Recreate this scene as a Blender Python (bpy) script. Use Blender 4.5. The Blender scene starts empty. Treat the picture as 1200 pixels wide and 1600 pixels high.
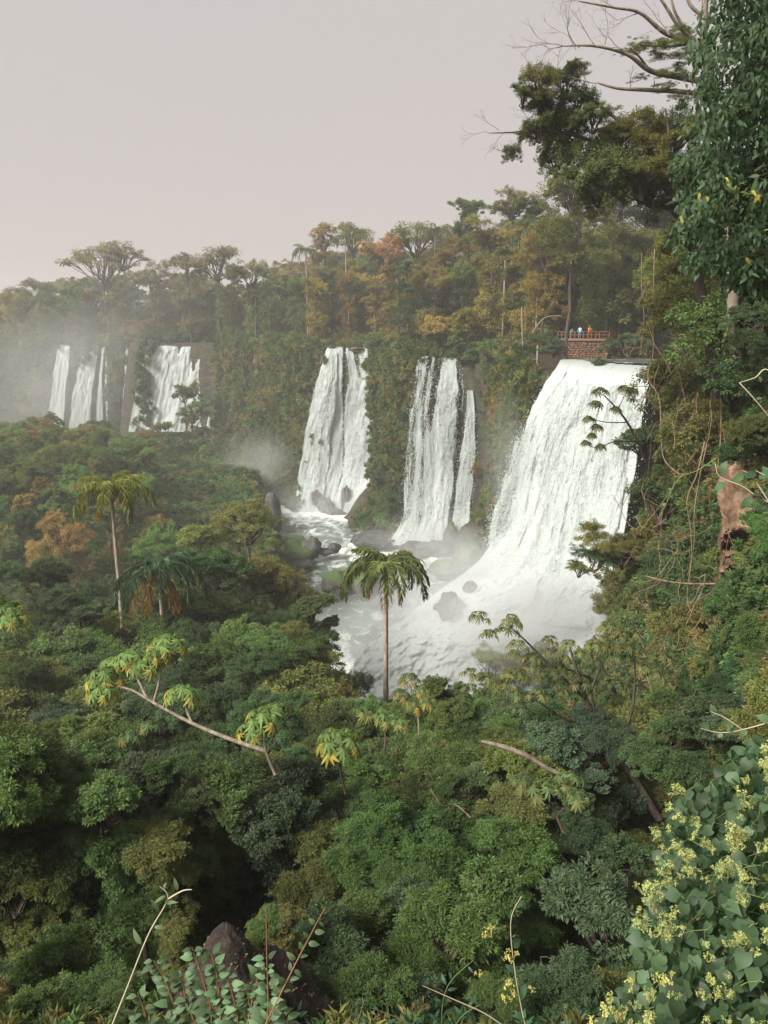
import bpy, math, random
import numpy as np
from mathutils import Vector, Matrix, Euler
rng = np.random.default_rng(11)
random.seed(11)
PI = math.pi
S = bpy.context.scene
COL = S.collection

# ---------------------------------------------------------------- camera, sky, sun, exposure
PITCH = math.radians(13.4)
FOC = 1155.0                                   # focal length in units of the 1600 px tall picture
cam_d = bpy.data.cameras.new('camera')
cam = bpy.data.objects.new('camera', cam_d)
COL.objects.link(cam)
cam_d.sensor_fit = 'VERTICAL'
cam_d.sensor_height = 36.0
cam_d.lens = 36.0 * FOC / 1600.0
cam_d.clip_start = 0.05
cam_d.clip_end = 12000
cam.location = (0, 0, 0)
cam.rotation_euler = (PI / 2 - PITCH, 0, 0)
S.camera = cam

SUN_EL, SUN_AZ = math.radians(40), math.radians(-128)   # low hazy sun behind the camera, over the left shoulder
W = bpy.data.worlds.new('World')
S.world = W
W.use_nodes = True
wn = W.node_tree
wn.nodes.clear()
sky = wn.nodes.new('ShaderNodeTexSky')
sky.sky_type = 'NISHITA'
sky.sun_disc = False
sky.sun_elevation = SUN_EL
sky.sun_rotation = SUN_AZ
sky.dust_density = 6.0
sky.air_density = 1.0
hs = wn.nodes.new('ShaderNodeHueSaturation')
hs.inputs['Saturation'].default_value = 0.25
wn.links.new(sky.outputs[0], hs.inputs['Color'])
mx = wn.nodes.new('ShaderNodeMix')
mx.data_type = 'RGBA'
mx.inputs[0].default_value = 0.9               # a closed, smoky overcast in front of the clear sky
wn.links.new(hs.outputs[0], mx.inputs[6])
# the overcast deck: slightly pinker and paler low down
tc = wn.nodes.new('ShaderNodeTexCoord')
sx = wn.nodes.new('ShaderNodeSeparateXYZ')
wn.links.new(tc.outputs['Generated'], sx.inputs[0])
rmp = wn.nodes.new('ShaderNodeValToRGB')
rmp.color_ramp.elements[0].position = 0.0
rmp.color_ramp.elements[0].color = (6.0, 5.42, 5.22, 1)
rmp.color_ramp.elements[1].position = 0.6
rmp.color_ramp.elements[1].color = (5.72, 5.42, 5.38, 1)
cn = wn.nodes.new('ShaderNodeTexNoise')          # faint unevenness of the cloud deck
cn.inputs['Scale'].default_value = 2.2
cn.inputs['Detail'].default_value = 3
wn.links.new(tc.outputs['Generated'], cn.inputs['Vector'])
ca = wn.nodes.new('ShaderNodeMath')
ca.operation = 'MULTIPLY_ADD'
ca.inputs[1].default_value = .5
wn.links.new(cn.outputs[0], ca.inputs[0])
wn.links.new(sx.outputs[2], ca.inputs[2])
cb = wn.nodes.new('ShaderNodeMath')
cb.operation = 'SUBTRACT'
cb.inputs[1].default_value = .25
wn.links.new(ca.outputs[0], cb.inputs[0])
wn.links.new(cb.outputs[0], rmp.inputs[0])
wn.links.new(rmp.outputs[0], mx.inputs[7])
bg = wn.nodes.new('ShaderNodeBackground')
bg.inputs[1].default_value = 0.0500
wn.links.new(mx.outputs[2], bg.inputs[0])
wo = wn.nodes.new('ShaderNodeOutputWorld')
wn.links.new(bg.outputs[0], wo.inputs[0])

sun_d = bpy.data.lights.new('sun', 'SUN')
sun_d.energy = 3.9
sun_d.angle = math.radians(24)
sun_d.color = (1.0, 0.94, 0.84)
sun = bpy.data.objects.new('sun', sun_d)
COL.objects.link(sun)
sd = Vector((math.sin(SUN_AZ) * math.cos(SUN_EL), math.cos(SUN_AZ) * math.cos(SUN_EL), math.sin(SUN_EL)))
sun.rotation_euler = sd.to_track_quat('Z', 'Y').to_euler()

S.view_settings.view_transform = 'Standard'
S.view_settings.look = 'None'
S.view_settings.exposure = 1.12
S.view_settings.gamma = 1.0
S.view_settings.use_curve_mapping = False
S.cycles.max_bounces = 6
S.cycles.diffuse_bounces = 4
S.cycles.glossy_bounces = 1
S.cycles.transmission_bounces = 3
S.cycles.transparent_max_bounces = 24
S.cycles.volume_bounces = 2
S.cycles.volume_step_rate = 3.0
S.cycles.volume_max_steps = 128
S.cycles.use_denoising = True

# ---------------------------------------------------------------- small tools
SP, CP = math.sin(PITCH), math.cos(PITCH)
def at(px, py, Y):
    """the point at distance Y (world y) that the photograph shows at px, py"""
    u = (px - 600) / FOC; v = (800 - py) / FOC
    d = (u, CP + v * SP, -SP + v * CP)
    k = Y / d[1]
    return np.array([d[0] * k, Y, d[2] * k])
def pix(p):
    p = np.asarray(p, float)
    x, y, z = p[..., 0], p[..., 1], p[..., 2]
    f = y * CP - z * SP
    v = y * SP + z * CP
    f = np.where(f < .05, .05, f)
    return 600 + FOC * x / f, 800 - FOC * v / f

def _h(ix, iy, iz, s):
    n = (ix * 374761393 + iy * 668265263 + iz * 2147483647 + s * 1274126177) & 0xffffffff
    n = ((n ^ (n >> 13)) * 1274126177) & 0xffffffff
    n = ((n ^ (n >> 16)) * 2246822519) & 0xffffffff
    return ((n ^ (n >> 15)) & 0xffffff) / float(0xffffff)
def noise(x, y, z=0.0, s=0):
    x, y, z = np.broadcast_arrays(np.asarray(x, float), np.asarray(y, float), np.asarray(z, float))
    ix, iy, iz = (np.floor(a).astype(np.int64) for a in (x, y, z))
    fx, fy, fz = x - ix, y - iy, z - iz
    fx, fy, fz = (f * f * (3 - 2 * f) for f in (fx, fy, fz))
    r = 0
    for a in (0, 1):
        for b in (0, 1):
            for c in (0, 1):
                r = r + _h(ix + a, iy + b, iz + c, s) * (fx if a else 1 - fx) * (fy if b else 1 - fy) * (fz if c else 1 - fz)
    return r * 2 - 1
def fbm(x, y, z=0.0, s=0, o=4):
    r, a, t = 0, 1.0, 0
    for i in range(o):
        r = r + a * noise(np.asarray(x) * 2 ** i + i * 17.3, np.asarray(y) * 2 ** i - i * 9.1, np.asarray(z) * 2 ** i + i * 5.7, s + i)
        t += a; a *= .5
    return r / t
def sst(a, b, x):
    t = np.clip((x - a) / (b - a), 0, 1)
    return t * t * (3 - 2 * t)
def unit(a):
    return a / np.maximum(np.linalg.norm(a, axis=-1, keepdims=True), 1e-9)

def mesh_np(name, V, faces, mats=(), attrs=None, smooth=False, mi=None):
    """faces: list of (n,k) index arrays"""
    me = bpy.data.meshes.new(name)
    V = np.ascontiguousarray(V, np.float32).reshape(-1, 3)
    loops = np.concatenate([f.reshape(-1) for f in faces]).astype(np.int32)
    tot = np.concatenate([np.full(len(f), f.shape[1]) for f in faces]).astype(np.int32)
    start = np.concatenate([[0], np.cumsum(tot)[:-1]]).astype(np.int32)
    me.vertices.add(len(V)); me.vertices.foreach_set('co', V.ravel())
    me.loops.add(len(loops)); me.loops.foreach_set('vertex_index', loops)
    me.polygons.add(len(tot)); me.polygons.foreach_set('loop_start', start)
    try: me.polygons.foreach_set('loop_total', tot)
    except Exception: pass
    me.polygons.foreach_set('use_smooth', np.full(len(tot), bool(smooth)))
    for m in mats: me.materials.append(m)
    if mi is not None: me.polygons.foreach_set('material_index', np.asarray(mi, np.int32))
    for k, a in (attrs or {}).items():
        at_ = me.attributes.new(k, 'FLOAT', 'POINT')
        at_.data.foreach_set('value', np.ascontiguousarray(a, np.float32))
    me.update(calc_edges=True)
    return me
def join(parts):
    """parts: list of (V, [faces]) -> one"""
    Vs, Fs, o = [], [], 0
    for V, F in parts:
        Vs.append(V)
        for f in F: Fs.append(f + o)
        o += len(V)
    return np.concatenate(Vs), Fs
def ob(name, me, parent=None, loc=(0, 0, 0), rot=(0, 0, 0), scale=(1, 1, 1), color=None):
    o = bpy.data.objects.new(name, me)
    COL.objects.link(o)
    o.location = loc; o.rotation_euler = rot; o.scale = scale
    if parent: o.parent = parent
    if color is not None: o.color = (*color, 1)
    return o
def tag(o, label=None, cat=None, group=None, kind=None):
    if label: o['label'] = label
    if cat: o['category'] = cat
    if group: o['group'] = group
    if kind: o['kind'] = kind
    return o
def thing(name, label, cat, loc=(0, 0, 0), rz=0, group=None):
    o = bpy.data.objects.new(name, None)
    COL.objects.link(o)
    o.empty_display_size = .2
    o.location = loc; o.rotation_euler = (0, 0, rz)
    return tag(o, label, cat, group)

def tubes(P, R, sides=4):
    """P (T,K,3) centre lines, R (T,K) radii"""
    P = np.asarray(P, float); R = np.asarray(R, float)
    T, K, _ = P.shape
    d = np.empty_like(P)
    d[:, 1:-1] = P[:, 2:] - P[:, :-2]; d[:, 0] = P[:, 1] - P[:, 0]; d[:, -1] = P[:, -1] - P[:, -2]
    d = unit(d)
    ref = np.where(np.abs(d[:, :1, 2:3]) > .9, np.array([1., 0, 0]), np.array([0, 0, 1.]))
    a = unit(np.cross(d, np.broadcast_to(ref, d.shape))); b = np.cross(d, a)
    th = np.arange(sides) * 2 * PI / sides
    V = P[:, :, None] + R[:, :, None, None] * (a[:, :, None] * np.cos(th)[None, None, :, None] + b[:, :, None] * np.sin(th)[None, None, :, None])
    idx = np.arange(T * K * sides).reshape(T, K, sides)
    n = np.roll(idx, -1, axis=2)
    F = np.stack([idx[:, :-1], n[:, :-1], n[:, 1:], idx[:, 1:]], -1).reshape(-1, 4)
    return V.reshape(-1, 3), [F]
def tube1(pts, radii, sides=6):
    return tubes(np.asarray(pts, float)[None], np.asarray(radii, float)[None], sides)
def bend(a, b, k, up=0.15, wob=0.05, r=rng):
    """curved paths from a (N,3) to b (N,3), k points"""
    a = np.asarray(a, float); b = np.asarray(b, float)
    t = np.linspace(0, 1, k)[None, :, None]
    L = np.linalg.norm(b - a, axis=1)[:, None, None]
    P = a[:, None] * (1 - t) + b[:, None] * t
    P = P + np.array([0, 0, 1.]) * (np.sin(PI * t) * L * up)
    w = r.normal(size=(len(a), k, 3)) * wob * L; w[:, 0] = 0; w[:, -1] = 0
    return P + w

def leaves(c, d, n, L, Wd, fold=.25, detail=0, r=rng):
    """leaf blades: c base points, d pointing direction, n face normal; two folded halves; returns V, F, rv"""
    c = np.asarray(c, float); N = len(c)
    d = unit(d); s = unit(np.cross(d, n)); n = np.cross(s, d)
    L = np.broadcast_to(L, (N,))[:, None]; Wd = np.broadcast_to(Wd, (N,))[:, None]
    rv = r.random(N)
    if detail == 0:
        m = c + d * L * .45
        V = np.stack([c, m + s * Wd * .5 + n * fold * Wd * .5, c + d * L - n * L * .08, m - s * Wd * .5 + n * fold * Wd * .5], 1)
        i = (np.arange(N) * 4)[:, None]
        F = np.concatenate([i + [[0, 2, 1]], i + [[0, 3, 2]]])
        return V.reshape(-1, 3), [F], np.repeat(rv, 4)
    # detailed: midrib of 5, sides of 3 -> 8 quads/tris
    prof = [(.22, .36), (.5, .5), (.78, .3)]
    mid = [c + d * L * t - n * L * .16 * t * t for t in (0, .22, .5, .78, 1.0)]
    lf = [mid[k + 1] + s * Wd * w + n * fold * Wd * w for k, (t, w) in enumerate(prof)]
    rt = [mid[k + 1] - s * Wd * w + n * fold * Wd * w for k, (t, w) in enumerate(prof)]
    V = np.stack(mid + lf + rt, 1)
    i = (np.arange(N) * 11)[:, None]
    tr = [[0, 1, 5], [0, 8, 1], [3, 4, 7], [3, 10, 4]]
    qd = [[1, 2, 6, 5], [2, 3, 7, 6], [1, 8, 9, 2], [2, 9, 10, 3]]
    F3 = np.concatenate([i + [t] for t in tr]); F4 = np.concatenate([i + [q] for q in qd])
    return V.reshape(-1, 3), [F3, F4], np.repeat(rv, 11)

# ---------------------------------------------------------------- materials
def new_mat(name):
    m = bpy.data.materials.new(name); m.use_nodes = True
    m.node_tree.nodes.clear()
    return m, m.node_tree.nodes, m.node_tree.links
def out(m, n, l, sh, disp=None):
    o = n.new('ShaderNodeOutputMaterial'); l.new(sh, o.inputs[0])
    if disp: l.new(disp, o.inputs[2])
def mixc(n, l, fac, a, b, mode='MIX'):
    x = n.new('ShaderNodeMix'); x.data_type = 'RGBA'; x.blend_type = mode
    for i, v in ((0, fac), (6, a), (7, b)):
        if hasattr(v, 'is_linked') or hasattr(v, 'links'): l.new(v, x.inputs[i])
        elif isinstance(v, (int, float)): x.inputs[i].default_value = v
        else: x.inputs[i].default_value = (*v, 1) if len(v) == 3 else v
    return x.outputs[2]
def math_(n, l, op, a, b=None, c=None, clamp=False):
    x = n.new('ShaderNodeMath'); x.operation = op; x.use_clamp = clamp
    for i, v in enumerate((a, b, c)):
        if v is None: continue
        if isinstance(v, (int, float)): x.inputs[i].default_value = v
        else: l.new(v, x.inputs[i])
    return x.outputs[0]
def ntex(n, l, vec, scale, detail=4, rough=.55, dist=0):
    x = n.new('ShaderNodeTexNoise'); x.inputs['Scale'].default_value = scale
    x.inputs['Detail'].default_value = detail; x.inputs['Roughness'].default_value = rough; x.inputs['Distortion'].default_value = dist
    if vec is not None: l.new(vec, x.inputs['Vector'])
    return x.outputs[0]
def ramp(n, l, fac, stops):
    x = n.new('ShaderNodeValToRGB'); e = x.color_ramp.elements
    while len(e) < len(stops): e.new(.5)
    for i, (p, c) in enumerate(stops):
        e[i].position = p; e[i].color = (*c, 1) if len(c) == 3 else c
    l.new(fac, x.inputs[0]); return x.outputs[0]
def objco(n, l, kind='Object'):
    return n.new('ShaderNodeTexCoord').outputs[kind]
def bsdf(n, l, col, rough=.6, spec=.3, normal=None):
    b = n.new('ShaderNodeBsdfPrincipled')
    if hasattr(col, 'links'): l.new(col, b.inputs['Base Color'])
    else: b.inputs['Base Color'].default_value = (*col, 1)
    if hasattr(rough, 'links'): l.new(rough, b.inputs['Roughness'])
    else: b.inputs['Roughness'].default_value = rough
    b.inputs['Specular IOR Level'].default_value = spec
    if normal is not None: l.new(normal, b.inputs['Normal'])
    return b.outputs[0]
def bump(n, l, h, strength=.4, dist=.05):
    x = n.new('ShaderNodeBump'); x.inputs['Strength'].default_value = strength; x.inputs['Distance'].default_value = dist
    l.new(h, x.inputs['Height']); return x.outputs[0]

def leaf_mat(name, spread=.55, yellow=(1.4, 1.22, .7), amt=.5, rough=.6, spec=.2, trans=.38, tint=(1, 1, 1)):
    """leaf: the object's own colour varied from leaf to leaf, some leaves older and yellower"""
    m, n, l = new_mat(name)
    oi = n.new('ShaderNodeObjectInfo')
    a = n.new('ShaderNodeAttribute'); a.attribute_name = 'rv'
    v = math_(n, l, 'MULTIPLY_ADD', a.outputs['Fac'], spread * 2, 1 - spread)
    g = n.new('ShaderNodeCombineColor')
    for i in range(3): l.new(v, g.inputs[i])
    c = mixc(n, l, 1.0, oi.outputs['Color'], g.outputs[0], 'MULTIPLY')
    y = mixc(n, l, 1.0, c, tuple(yellow), 'MULTIPLY')
    # which leaves are old: a scrambled random of the same value
    s = math_(n, l, 'FRACT', math_(n, l, 'MULTIPLY', a.outputs['Fac'], 37.7))
    f = math_(n, l, 'MULTIPLY', math_(n, l, 'POWER', s, 2.5), amt)
    big = ntex(n, l, objco(n, l), 1.7, 2)
    f2 = math_(n, l, 'MULTIPLY', f, math_(n, l, 'MULTIPLY_ADD', big, 2.4, -.35, clamp=True))
    c = mixc(n, l, f2, c, y)
    b = bsdf(n, l, c, rough, spec)
    t = n.new('ShaderNodeBsdfTranslucent'); l.new(mixc(n, l, 1.0, c, (1.3, 1.25, .6), 'MULTIPLY'), t.inputs[0])
    ms = n.new('ShaderNodeMixShader'); ms.inputs[0].default_value = trans
    l.new(b, ms.inputs[1]); l.new(t.outputs[0], ms.inputs[2])
    out(m, n, l, ms.outputs[0]); return m
M_LEAF = leaf_mat('leaf')
M_LEAFG = leaf_mat('glossy_leaf', rough=.5, spec=.28, spread=.45, amt=.25)
def bark_mat(name, a, b, sc=6):
    m, n, l = new_mat(name)
    co = objco(n, l)
    mp = n.new('ShaderNodeMapping'); mp.inputs['Scale'].default_value = (1, 1, .25); l.new(co, mp.inputs[0])
    t = ntex(n, l, mp.outputs[0], sc, 5, .65)
    c = ramp(n, l, t, [(.35, a), (.65, b)])
    out(m, n, l, bsdf(n, l, c, .9, .1, bump(n, l, t, .6, .05))); return m
M_BARK = bark_mat('bark', (.035, .028, .022), (.10, .08, .065))
M_BARKP = bark_mat('pale_bark', (.12, .10, .08), (.28, .24, .19))
M_PALMT = bark_mat('palm_trunk', (.17, .14, .11), (.38, .33, .27))
M_BARKD = bark_mat('dark_bark', (.03, .022, .016), (.08, .055, .04))
M_VINE = bark_mat('vine_bark', (.12, .08, .05), (.28, .2, .13))
# ---------------------------------------------------------------- the land
RIV = -43.0          # river in the gorge
UP = -3.3            # river above the falls
RIM = np.array([(1.5, -40), (2, -4), (7.5, 8), (13.5, 20), (18, 34), (21.5, 48), (27, 62), (32, 73), (34, 80), (36.5, 88), (35, 93), (26, 104), (21.5, 108), (22, 117), (23, 130), (21, 148), (19.5, 154), (7, 157), (3, 165),
                (0, 178), (-1, 189), (-17, 192), (-24, 204), (-32, 225), (-46, 250), (-60, 270), (-92, 273), (-95, 284), (-130, 290), (-165, 305), (-175, 330), (-300, 345), (-4000, 360)], float)
POLY = np.concatenate([RIM, [(-4000, 9000), (5000, 9000), (5000, -40)]])
def seg_dist(x, y, P):
    best = np.full(x.shape, 1e9)
    for (ax, ay), (bx, by) in zip(P[:-1], P[1:]):
        dx, dy = bx - ax, by - ay
        t = np.clip(((x - ax) * dx + (y - ay) * dy) / (dx * dx + dy * dy), 0, 1)
        best = np.minimum(best, np.hypot(x - ax - t * dx, y - ay - t * dy))
    return best
def inside(x, y, P):
    c = np.zeros(x.shape, bool)
    j = len(P) - 1
    for i in range(len(P)):
        xi, yi = P[i]; xj, yj = P[j]
        if yi != yj:
            c ^= ((yi > y) != (yj > y)) & (x < (xj - xi) * (y - yi) / (yj - yi) + xi)
        j = i
    return c
BANK = np.array([(-4000, 96), (-200, 98), (-60, 97), (-26, 99), (-13, 106), (-18, 130), (-26, 160), (-31, 185), (-44, 215), (-66, 248), (-4000, 262)], float)
NS_Y = [-40, 0, 3, 8, 15, 25, 45, 62, 72, 82]
NS_Z = [-1.6, -2.0, -4.3, -9.5, -16.5, -23.5, -31, -36.5, -41.5, -49]
def land(x, y):
    x = np.asarray(x, float); y = np.asarray(y, float)
    x, y = np.broadcast_arrays(x, y)
    n1 = fbm(x / 9, y / 9, 0, 3, 4)
    far = y > 60
    d = seg_dist(x, y, RIM); ins = inside(x, y, POLY)
    sd = np.where(ins, d, -d) + n1 * np.where(far, 2.2, 1.2) + fbm(x / 2.3, y / 2.3, 0, 9, 3) * .7
    rise = (18 - 6 * sst(-40, -90, x)) * sst(5, 62, sd) + .8 * n1
    # the river that feeds the near fall crosses the plateau
    ry = 93 + (x - 27) * .30
    chan = np.where(y > ry, sst(25, 21, y - ry), sst(13, 8, ry - y)) * sst(19, 22, x)
    ztop = -2.4 + rise
    ztop = ztop * (1 - chan) + (-4.4) * chan
    t = -sd
    face = -2.6 - 33.5 * np.clip(t / 3.2, 0, 1) ** .9 - np.clip(t - 3.2, 0, 60) * 1.15 + 1.4 * np.sin(n1 * 9)
    wide = -2.6 - 19 * np.clip(t / 4.5, 0, 1) - np.clip(t - 4.5, 0, 60) * 1.3     # the near bank is a steep slope rather than a wall
    w = sst(66, 50, y)
    zc = np.where(sd > 0, ztop, face * (1 - w) + wide * w)
    zc = np.where(chan > 0, np.minimum(zc, -2.4 * (1 - chan) - 5.0 * chan), zc)
    for P_, zz in ((at(521, 542, 191), -3.9), (at(566, 542, 191), -3.9), (at(545, 542, 191), -3.9), (at(660, 556, 156), -4.4), (at(690, 556, 156), -4.4), (at(712, 556, 156), -4.4)):
        dd_ = np.hypot(x - P_[0], y - P_[1]); k_ = sst(6.5, 4, dd_); zc = np.where(k_ > 0, np.minimum(zc, zc * (1 - k_) + zz * k_), zc)
    near = np.interp(y, NS_Y, NS_Z) + np.clip(x - 3, 0, 16) * .2 * sst(4, 20, y) + n1 * 1.3 * sst(3, 20, y)
    near = near - 2.5 * sst(-10, -45, x) * sst(20, 50, y)
    bx = np.concatenate([BANK, [BANK[0]]])
    e = np.where(inside(x, y, BANK), seg_dist(x, y, BANK), -seg_dist(x, y, BANK)) + n1 * 2
    ter = -49 + 13.5 * sst(-3, 5, e) + 3.5 * sst(5, 40, e) + 2.0 * fbm(x / 30, y / 30, 0, 5, 3)
    bed = -46 + 1.2 * n1
    return np.maximum(np.maximum(zc, near), np.maximum(ter, bed))

def grow(a, lim, r=1.06):
    o = [a[-1]]; s = a[-1] - a[-2]
    while o[-1] < lim:
        s *= r; o.append(o[-1] + s)
    return np.array(o[1:])
xa = np.arange(0, 45, .75); xa = np.concatenate([xa, grow(xa, 700)])
xs = np.concatenate([-xa[::-1], xa[1:]])
ya = np.arange(-12, 112, .8); ya = np.concatenate([ya, np.arange(112.5, 345, 1.5)]); ya = np.concatenate([[-40, -25, -16], ya, grow(ya, 900, 1.1)])
GX, GY = np.meshgrid(xs, ya)
GZ = land(GX, GY)
nyy, nxx = GX.shape
gi = np.arange(nyy * nxx).reshape(nyy, nxx)
GF = np.stack([gi[:-1, :-1], gi[:-1, 1:], gi[1:, 1:], gi[1:, :-1]], -1).reshape(-1, 4)

m, n, l = new_mat('earth_and_rock')
geo = n.new('ShaderNodeNewGeometry')
sep = n.new('ShaderNodeSeparateXYZ'); l.new(geo.outputs['Normal'], sep.inputs[0])
co = objco(n, l)
mp = n.new('ShaderNodeMapping'); mp.inputs['Scale'].default_value = (1, 1, 2.2); l.new(co, mp.inputs[0])
t1 = ntex(n, l, mp.outputs[0], .5, 8, .65)
t2 = ntex(n, l, co, .12, 4)
rock = ramp(n, l, t1, [(.3, (.012, .010, .009)), (.5, (.035, .027, .022)), (.68, (.085, .055, .038))])
moss = ramp(n, l, t1, [(.3, (.012, .02, .01)), (.7, (.05, .065, .025))])
rock = mixc(n, l, math_(n, l, 'MULTIPLY_ADD', t2, 4, -1.45, clamp=True), rock, moss)
soil = ramp(n, l, t1, [(.3, (.02, .02, .01)), (.7, (.06, .045, .025))])
c = mixc(n, l, math_(n, l, 'MULTIPLY_ADD', sep.outputs[2], 2.5, -1.0, clamp=True), rock, soil)
out(m, n, l, bsdf(n, l, c, .85, .25, bump(n, l, t1, .9, .5)))
M_EARTH = m
ground = ob('ground', mesh_np('ground', np.stack([GX, GY, GZ], -1), [GF], [M_EARTH], smooth=True))
tag(ground, kind='structure')

# ---------------------------------------------------------------- waterfalls
def water_mat(name, thr=.0, sc=1.0, col=(.48, .52, .52), green=(.33, .40, .37)):
    """falling water: white streaks drawn out down the fall, thinner and greener where little water runs"""
    m, n, l = new_mat(name)
    uv = n.new('ShaderNodeUVMap')
    de = n.new('ShaderNodeAttribute'); de.attribute_name = 'dens'
    mp = n.new('ShaderNodeMapping'); mp.inputs['Scale'].default_value = (1.2 * sc, .2 * sc, 1); l.new(uv.outputs[0], mp.inputs[0])
    a = ntex(n, l, mp.outputs[0], 1.0, 6, .62, .3)
    mp2 = n.new('ShaderNodeMapping'); mp2.inputs['Scale'].default_value = (4.2 * sc, 1.5 * sc, 1); l.new(uv.outputs[0], mp2.inputs[0])
    b = ntex(n, l, mp2.outputs[0], 1.0, 5, .7, .6)
    cx = n.new('ShaderNodeAttribute'); cx.attribute_name = 'chaos'
    co = objco(n, l)
    a2 = ntex(n, l, co, .55, 7, .68, .6); b2 = ntex(n, l, co, 2.2, 4, .7)
    def mixf(f, p, q):
        x = n.new('ShaderNodeMix'); l.new(f, x.inputs[0]); l.new(p, x.inputs[2]); l.new(q, x.inputs[3]); return x.outputs[0]
    a = mixf(cx.outputs['Fac'], a, a2); b = mixf(cx.outputs['Fac'], b, b2)
    s = math_(n, l, 'ADD', math_(n, l, 'MULTIPLY', a, 1.1), math_(n, l, 'MULTIPLY', b, .75))
    s = math_(n, l, 'ADD', math_(n, l, 'SUBTRACT', s, .92), de.outputs['Fac'])      # around the water's local amount
    white = math_(n, l, 'MULTIPLY_ADD', s, 1.9, .3, clamp=True)
    c = mixc(n, l, white, green, col)
    al = math_(n, l, 'MULTIPLY_ADD', s, 4.5, .55 + thr, clamp=True)
    p = bsdf(n, l, c, .55, .3, bump(n, l, math_(n, l, 'ADD', a, b), .22, .2))
    tl = n.new('ShaderNodeBsdfTranslucent'); l.new(c, tl.inputs[0])
    m1 = n.new('ShaderNodeMixShader'); m1.inputs[0].default_value = .25; l.new(p, m1.inputs[1]); l.new(tl.outputs[0], m1.inputs[2])
    tr = n.new('ShaderNodeBsdfTransparent')
    m2 = n.new('ShaderNodeMixShader'); l.new(al, m2.inputs[0]); l.new(tr.outputs[0], m2.inputs[1]); l.new(m1.outputs[0], m2.inputs[2])
    out(m, n, l, m2.outputs[0]); return m
M_WATER = water_mat('falling_water')
M_WATERF = water_mat('far_falling_water', sc=.8)

def cat_rom(pts, t):
    pts = np.asarray(pts, float); n_ = len(pts)
    s = t * (n_ - 1); i = np.clip(np.floor(s).astype(int), 0, n_ - 2); f = (s - i)[:, None]
    p0 = pts[np.clip(i - 1, 0, n_ - 1)]; p1 = pts[i]; p2 = pts[i + 1]; p3 = pts[np.clip(i + 2, 0, n_ - 1)]
    return .5 * ((2 * p1) + (-p0 + p2) * f + (2 * p0 - 5 * p1 + 4 * p2 - p3) * f ** 2 + (-p0 + 3 * p1 - 3 * p2 + p3) * f ** 3)
def sheet(Ls, Rs, nu, nv, seed, amp, dens, off=0.0, edge=.06, mid=None, chaos=None, widen=.05, lip=0.0):
    """Ls, Rs: rows of (px, py, Y) down both edges. dens(u, v) -> amount of water. mid bulge in metres towards the viewer"""
    A = np.array([at(*p) for p in Ls]); B = np.array([at(*p) for p in Rs])
    v = np.linspace(0, 1, nv); u = np.linspace(0, 1, nu)
    a = cat_rom(A, v); b = cat_rom(B, v)
    a, b = a - (b - a) * widen, b + (b - a) * widen
    P = a[:, None] * (1 - u)[None, :, None] + b[:, None] * u[None, :, None]
    wid = np.linalg.norm(b - a, axis=1).mean(); hgt = np.linalg.norm(np.diff(a, axis=0), axis=1).sum()
    U, Vv = np.meshgrid(u, v)
    if mid: P[..., 1] -= mid * np.sin(PI * U)
    um, vm = U * wid, Vv * hgt
    fallamt = .25 + .75 * sst(0, .25, Vv)
    rid = fbm(um / 2.1, vm / 11, seed, seed, 5) * 1.0 + fbm(um / .8, vm / 2.2, seed + 3, seed, 3) * .4
    ch = sst(chaos[0], chaos[1], Vv + .12 * fbm(um / 5, vm / 5, 7, seed, 3)) if chaos else np.zeros(U.shape)
    blk = fbm(um / 4.5, vm / 4.0, 3, seed + 21, 5) * 1.9 + np.abs(fbm(um / 1.3, vm / 1.7, 5, seed + 22, 5)) * 1.8
    P[..., 1] -= (rid * amp * fallamt * (1 - ch) + blk * ch + off)
    P[..., 2] += blk * ch * .5
    P[..., 0] += fbm(vm / 6, um / 3, 4, seed + 5, 3) * amp * .5 * fallamt
    D = dens(U, Vv) + .35 * fbm(um / 2.2, vm / 25, 1, seed + 8, 3)
    D = D + lip * (1 - sst(.03, .12, Vv))
    en = edge * (1 + .8 * fbm(vm / 3, vm * 0, 2, seed + 9, 3))
    D = D - 1.1 * (1 - sst(0, 1, U / en)) - 1.1 * (1 - sst(0, 1, (1 - U) / en))
    i = np.arange(nu * nv).reshape(nv, nu)
    F = np.stack([i[:-1, :-1], i[1:, :-1], i[1:, 1:], i[:-1, 1:]], -1).reshape(-1, 4)
    return P.reshape(-1, 3), F, (D.ravel(), ch.ravel(), Vv.ravel()), np.stack([um.ravel() + seed * 13, vm.ravel()], -1), (P[0], P[-1])
def droplets(P, D, n_, size, reach, seed):
    """loose beads of water torn off the sheet: small stretched octahedra"""
    r = np.random.default_rng(seed)
    w = np.clip(D[0] + .5, 0.02, 1) * sst(.12, .3, D[2]); w = w / w.sum()
    i = r.choice(len(P), n_, p=w)
    c = P[i] + r.normal(size=(n_, 3)) * [reach, reach * .5, reach] + [0, -reach * .7, 0]
    s = size * r.uniform(.4, 1.3, n_) ** 1.5
    o = np.array([[1, 0, 0], [0, 1, 0], [-1, 0, 0], [0, -1, 0], [0, 0, 1.8], [0, 0, -1.8]])
    V = c[:, None] + o[None] * s[:, None, None]
    q = (np.arange(n_) * 6)[:, None]
    F = np.concatenate([q + [t_] for t_ in ([0, 1, 4], [1, 2, 4], [2, 3, 4], [3, 0, 4], [1, 0, 5], [2, 1, 5], [3, 2, 5], [0, 3, 5])])
    return V.reshape(-1, 3), F
m_, n_, l_ = new_mat('spray_drops')
out(m_, n_, l_, bsdf(n_, l_, (.58, .62, .62), .5, .3)); M_DROP = m_
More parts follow.
